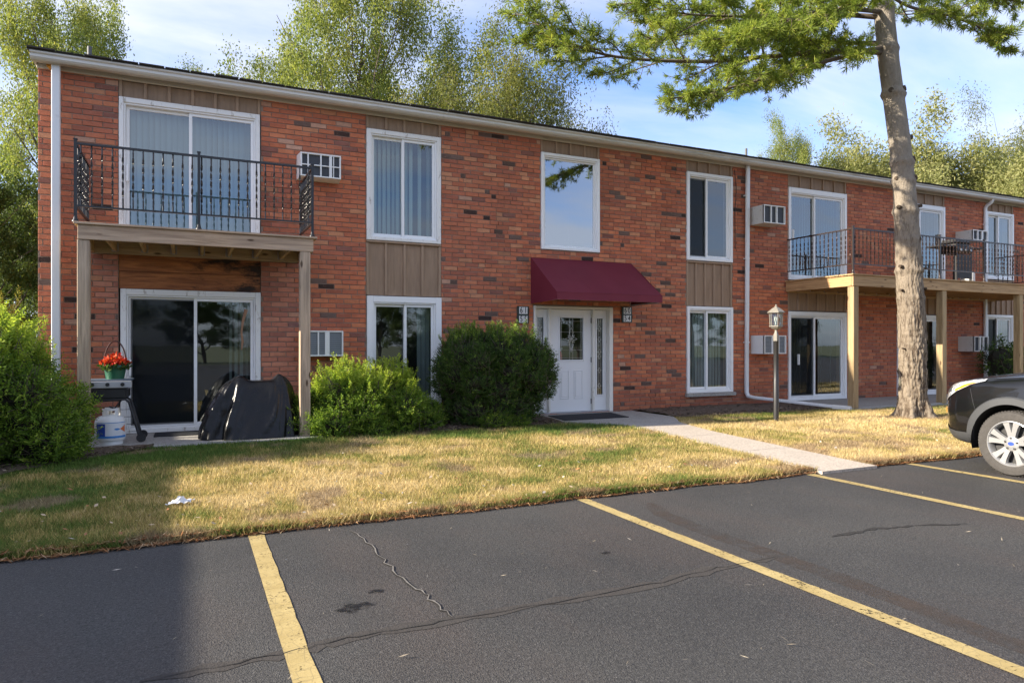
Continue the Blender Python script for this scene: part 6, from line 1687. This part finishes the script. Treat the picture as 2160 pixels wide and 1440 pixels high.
bough([TP(8.0), pt(1950, -20, 13.2), pt(2060, -10, 13.2), pt(2150, 5, 13.1), pt(2210, 10, 13.0)], 0.045, 0.62, 0.2, 18)
bough([TP(8.3), pt(1850, -60, 11.8), pt(1860, -40, 10.8), pt(1880, -20, 10.0)], 0.04, 0.75, 0.2, 14)
for k in range(16):                                    # the crown above the frame
    z = 8.2 + 3.6 * k / 16; a = k * 2.4 + 0.5; L = 3.6 * (1.12 - k / 16); p = np.array(TP(z)); d = np.array([math.cos(a), math.sin(a), 0.0])
    bough([p, p + d * L * .35 + [0, 0, .1], p + d * L * .7 + [0, 0, .18], p + d * L + [0, 0, .4]], 0.05, 0.8 * (1.1 - k / 20), 0.15, 12)
bV, bF = tubes_np(chains, 4)
np_mesh("boughs", bV, bF, plain("pine_twig_bark", (0.12, 0.095, 0.07), 0.9, var=0.3, scale=20), pine, smooth=True)
tp, td, ts = np.array(tuft_p), np.array(tuft_d), np.array(tuft_s); nt = len(tp); NN = 28
idx = np.repeat(np.arange(nt), NN); n = len(idx)
base_ = tp[idx] - td[idx] * (prg_.random(n) * 0.06)[:, None]
nd = unitv(td[idx] * prg_.uniform(0.15, 1.1, n)[:, None] + unitv(prg_.standard_normal((n, 3))) * 0.85)
Ln = 0.11 * ts[idx] * prg_.uniform(0.75, 1.2, n); q = unitv(np.cross(nd, prg_.standard_normal((n, 3)))) * 0.0062
tip = base_ + nd * Ln[:, None] + np.array([0, 0, -0.004]); mid = base_ + nd * (Ln * 0.5)[:, None]
V = np.stack([base_ - q * .6, mid - q, tip, mid + q], 1).reshape(-1, 3)
tone = np.clip(0.55 * prg_.random(nt)[idx] + 0.45 * prg_.random(n), 0, 1)
pn_ = leaf_material("pine_needle", [(0, (0.085, 0.135, 0.03)), (0.45, (0.20, 0.26, 0.05)), (0.85, (0.34, 0.38, 0.075)), (0.97, (0.42, 0.40, 0.085)), (1.0, (0.34, 0.19, 0.06))], 0.5, 0.65)
np_mesh("needles", V, np.arange(n * 4).reshape(-1, 4), pn_, pine, attrs={"rnd": np.repeat(tone, 4)})

# ================================================================== SHRUBS
YEW = leaf_material("yew_leaf", [(0, (0.05, 0.095, 0.022)), (0.4, (0.13, 0.22, 0.036)), (0.75, (0.23, 0.34, 0.05)), (1, (0.38, 0.46, 0.075))], 0.52, 0.6)
YEWD = leaf_material("clipped_yew_leaf", [(0, (0.026, 0.052, 0.016)), (0.5, (0.06, 0.11, 0.026)), (0.9, (0.11, 0.18, 0.032)), (1, (0.26, 0.36, 0.06))], 0.35, 0.6)
SPK = leaf_material("feathery_shrub_leaf", [(0, (0.10, 0.12, 0.02)), (0.6, (0.20, 0.22, 0.035)), (1, (0.32, 0.31, 0.06))], 0.3)
core_mat = plain("shrub_core_dark", (0.020, 0.018, 0.010), 0.95, var=0.4, scale=30)  # near-black fill of the blobs added inside the shrubs
def shrub(name, label, lobes, nsprig, mat, seed, spl=0.15, needle=0.034, nper=12, shoots=0, shoot_h=0.3, flat_top=None, group="evergreen shrubs along the facade", clear=0.85, upd=0.5, nw=0.0085, box=2.0):
    rg = np.random.default_rng(seed); lo = np.array(lobes, float)      # x, y, z, rx, ry, rz
    cxy = lo[:, :3].mean(0); t = thing(name, (cxy[0], cxy[1], 0.04), label, "shrub", group)
    w = (lo[:, 3] * lo[:, 4] + lo[:, 4] * lo[:, 5] + lo[:, 3] * lo[:, 5]); pick_ = rg.choice(len(lo), nsprig * 3, p=w / w.sum())
    d = unitv(rg.standard_normal((nsprig * 3, 3))); sq = (np.abs(d)**box).sum(1)**(-1 / box); rad = 1 - 0.30 * rg.random(nsprig * 3)**2.2
    bump_ = 1 + 0.24 * (fbm(d[:, 0] * 3 + pick_ * 7 + 20, d[:, 1] * 3 + d[:, 2] * 2.5 + 9, 3) - 0.5) * 2
    P = lo[pick_, :3] + d * lo[pick_, 3:] * (rad * bump_ * sq)[:, None]
    inside = np.zeros(len(P), bool)
    for k in range(len(lo)):
        e = ((P - lo[k, :3]) / lo[k, 3:]); inside |= ((np.abs(e)**box).sum(1) < 0.50) & (pick_ != k)
    ok = (~inside) & (P[:, 2] > 0.07)
    if flat_top is not None: P[:, 2] = np.minimum(P[:, 2], flat_top + rg.normal(0, 0.02, len(P)))
    P, d = P[ok][:nsprig], d[ok][:nsprig]; n = len(P)
    out = unitv(d * np.array([1, 1, 0.8]) + np.array([0, 0, upd]) + rg.standard_normal((n, 3)) * 0.38)
    L = spl * rg.uniform(0.6, 1.35, n)
    tone0 = np.clip(rg.random(n) * 0.6 + 0.25 * (rg.random(n) < 0.12), 0, 1)
    if shoots:
        top = np.argsort(-(P[:, 2] + 0.25 * rg.random(n)))[:shoots * 4]; s_ = rg.choice(top, shoots, replace=False)
        SP = P[s_] ; sd_ = unitv(np.array([0, 0, 1.0]) + 0.7 * out[s_] + rg.standard_normal((shoots, 3)) * 0.32); sl = shoot_h * rg.uniform(0.35, 1.1, shoots)
        k_ = 7; ext = []
        for q_ in range(k_):
            ext.append((SP + sd_ * (sl * q_ / k_)[:, None], unitv(sd_ + rg.standard_normal((shoots, 3)) * 0.35), spl * 0.62 * np.ones(shoots), np.clip(0.62 + 0.38 * rg.random(shoots), 0, 1)))
        P = np.vstack([P] + [e[0] for e in ext]); out = np.vstack([out] + [e[1] for e in ext]); L = np.concatenate([L] + [e[2] for e in ext]); tone0 = np.concatenate([tone0] + [e[3] for e in ext]); n = len(P)
    q0 = unitv(np.cross(out, rg.standard_normal((n, 3))))
    idx = np.repeat(np.arange(n), nper); m_ = len(idx); f = np.tile(np.arange(nper) / nper, n); side = np.where(np.tile(np.arange(nper), n) % 2, 1.0, -1.0)
    c = P[idx] + out[idx] * ((f - 0.35) * L[idx])[:, None]; dr = unitv(out[idx] * 0.65 + q0[idx] * side[:, None] + rg.standard_normal((m_, 3)) * 0.28)
    V, Fq = leaf_quads(c, dr, needle * rg.uniform(0.7, 1.25, m_) * (1.15 - 0.5 * f), nw * rg.uniform(0.8, 1.2, m_), rg)
    tone = np.clip(tone0[idx] + 0.32 * f + rg.normal(0, 0.08, m_), 0, 1)
    np_mesh("foliage", V, Fq, mat, t, attrs={"rnd": np.repeat(tone, 4)})
    ch = [(np.array([p_ - o_ * l_ * 1.2, p_, p_ + o_ * l_ * 0.6]), np.array([0.005, 0.004, 0.002])) for p_, o_, l_ in zip(P[::6], out[::6], L[::6])]
    for k in range(len(lo)):
        for s in range(2 if len(lo) > 8 else 8):
            e = lo[k, :3] + unitv(rg.standard_normal(3)) * lo[k, 3:] * 0.8; e[2] = max(e[2], 0.2); b0 = np.array([cxy[0] * 0.75 + lo[k, 0] * 0.25 + rg.normal(0, .06), cxy[1] * 0.75 + lo[k, 1] * 0.25 + rg.normal(0, .06) + 0.1, 0.02])
            ch.append((np.array([b0, (b0 + e) / 2 + rg.standard_normal(3) * 0.05, e]), np.array([0.022, 0.014, 0.006])))
    bV, bF = tubes_np(ch, 4); np_mesh("stems", bV, bF, M['bark'], t)
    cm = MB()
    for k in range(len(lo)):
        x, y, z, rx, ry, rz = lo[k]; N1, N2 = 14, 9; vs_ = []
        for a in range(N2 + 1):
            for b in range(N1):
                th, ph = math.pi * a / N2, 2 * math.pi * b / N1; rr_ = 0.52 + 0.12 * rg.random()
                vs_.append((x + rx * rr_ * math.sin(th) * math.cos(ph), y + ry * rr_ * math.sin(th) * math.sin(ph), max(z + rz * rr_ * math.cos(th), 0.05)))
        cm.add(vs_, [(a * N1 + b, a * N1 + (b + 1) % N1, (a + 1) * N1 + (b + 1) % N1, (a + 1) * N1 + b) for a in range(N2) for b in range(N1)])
    cm.build("blocker_core", core_mat, t)  # added solid dark blobs, no real twigs, stop the view through the leaves
    return t
def mound(cx_, cy_, rx, ry, h, n, r0, r1, seed, z0=0.12):
    rg = np.random.default_rng(seed); out = [(cx_, cy_, h * 0.42, rx * 0.70, ry * 0.70, h * 0.42)]
    for k in range(n):
        z = z0 + (0.97 - z0) * (k + 0.5) / n; a = k * 2.39996 + rg.uniform(-.3, .3); q = math.sqrt(max(0.02, 1 - z**2.4)); r = rg.uniform(r0, r1)
        out.append((cx_ + rx * q * 0.82 * math.cos(a), cy_ + ry * q * 0.82 * math.sin(a), max(h * z - r * 0.45, r * 0.7), r * 1.15, r * 1.1, r * rg.uniform(0.75, 1.0)))
    return out
shrub("yew_shrub", "large bright-topped yew hiding the left patio post", mound(-2.50, 9.45, 1.36, 1.10, 1.50, 40, 0.24, 0.42, 3, 0.0), 12500, YEW, 1, 0.19, 0.054, 10, 480, 0.44, nw=0.016, upd=0.45)
shrub("yew_shrub", "low spreading yew between the right balcony post and the round shrub", mound(2.42, 10.50, 1.18, 0.64, 0.84, 28, 0.18, 0.30, 5, 0.0), 8000, YEW, 2, 0.17, 0.048, 10, 240, 0.36, nw=0.015, upd=0.45)
def ball(cx_, cy_, cz_, rx, ry, rz, n, r0, r1, seed):
    rg = np.random.default_rng(seed); out = [(cx_, cy_, cz_, rx * 0.8, ry * 0.8, rz * 0.8), (cx_ - 0.08, cy_, 0.40, rx * 0.66, ry * 0.70, 0.38)]
    for k in range(n):
        z = -0.75 + 1.72 * (k + 0.5) / n; a = k * 2.39996 + rg.uniform(-.3, .3); q = (1 - min(abs(z), 0.99)**2.6)**0.5; r = rg.uniform(r0, r1)
        out.append((cx_ + (rx - r * .6) * q * math.cos(a), cy_ + (ry - r * .6) * q * math.sin(a), cz_ + (rz - r * .5) * z, r * 1.1, r * 1.1, r * rg.uniform(0.8, 1.05)))
    for k in range(11):
        a = k * 2 * math.pi / 11; out.append((cx_ - 0.05 + rx * 0.60 * math.cos(a), cy_ + ry * 0.60 * math.sin(a), 0.30 + 0.08 * rg.random(), 0.27, 0.25, 0.27))
    return out
shrub("clipped_yew", "dark round clipped yew standing beside the entrance door", ball(4.60, 10.55, 0.94, 0.98, 0.74, 0.60, 34, 0.20, 0.32, 7), 12000, YEWD, 3, 0.115, 0.038, 10, 160, 0.26, flat_top=1.50, upd=0.6, nw=0.012)
shrub("low_shrub", "small sparse shrub below the round clipped yew", [(4.40, 10.02, 0.16, 0.28, 0.18, 0.13), (4.75, 10.05, 0.12, 0.22, 0.16, 0.10)], 500, YEW, 4, 0.12, 0.034, 12)
shrub("feathery_shrub", "yellow-green feathery shrub behind the left corner of the building", [(-3.6, 14.5, 1.2, 1.1, 0.9, 0.95), (-4.6, 14.6, 1.0, 1.0, 0.9, 1.0)], 3600, SPK, 5, 0.28, 0.07, 10, 60, 0.4, group="shrubs beyond the corner", nw=0.012)
shrub("broadleaf_shrub", "thin dark leafy shrub against the far right window", [(18.7, 10.7, 0.95, 0.55, 0.4, 0.55), (19.4, 10.8, 0.9, 0.4, 0.35, 0.5)], 260, YEWD, 6, 0.25, 0.085, 10, nw=0.03)

# ================================================================== GARAGE ROW OUT OF FRAME (its shadow crosses the lot)
gxe, gz = -7.0, (0.07 + 7.0) * math.tan(R(SUN_EL))
gar = thing("garage_row", (-10.0, 1, 0), "low brick garage row left of the lot, its shadow crossing the asphalt", "garage")
MB().box(gxe - 6.0, gxe - 0.35, -11.0, 12.2, -0.05, gz - 0.16).build("wall", M['side_brick'], gar)
MB().box(gxe - 6.3, gxe, -11.3, 12.5, gz - 0.15, gz).build("roof", M['shingle'], gar)
for k in range(7):
    y = -10.0 + 3.1 * k
    dr = MB().box(gxe - 0.349, gxe - 0.30, y, y + 2.6, 0.0, 2.1).build("garage_door", M['door_white'], gar)
    for q in range(3): MB().box(gxe - 0.299, gxe - 0.29, y, y + 2.6, 0.5 + 0.53 * q, 0.515 + 0.53 * q).build("panel_seam", M['door_trim'], dr)
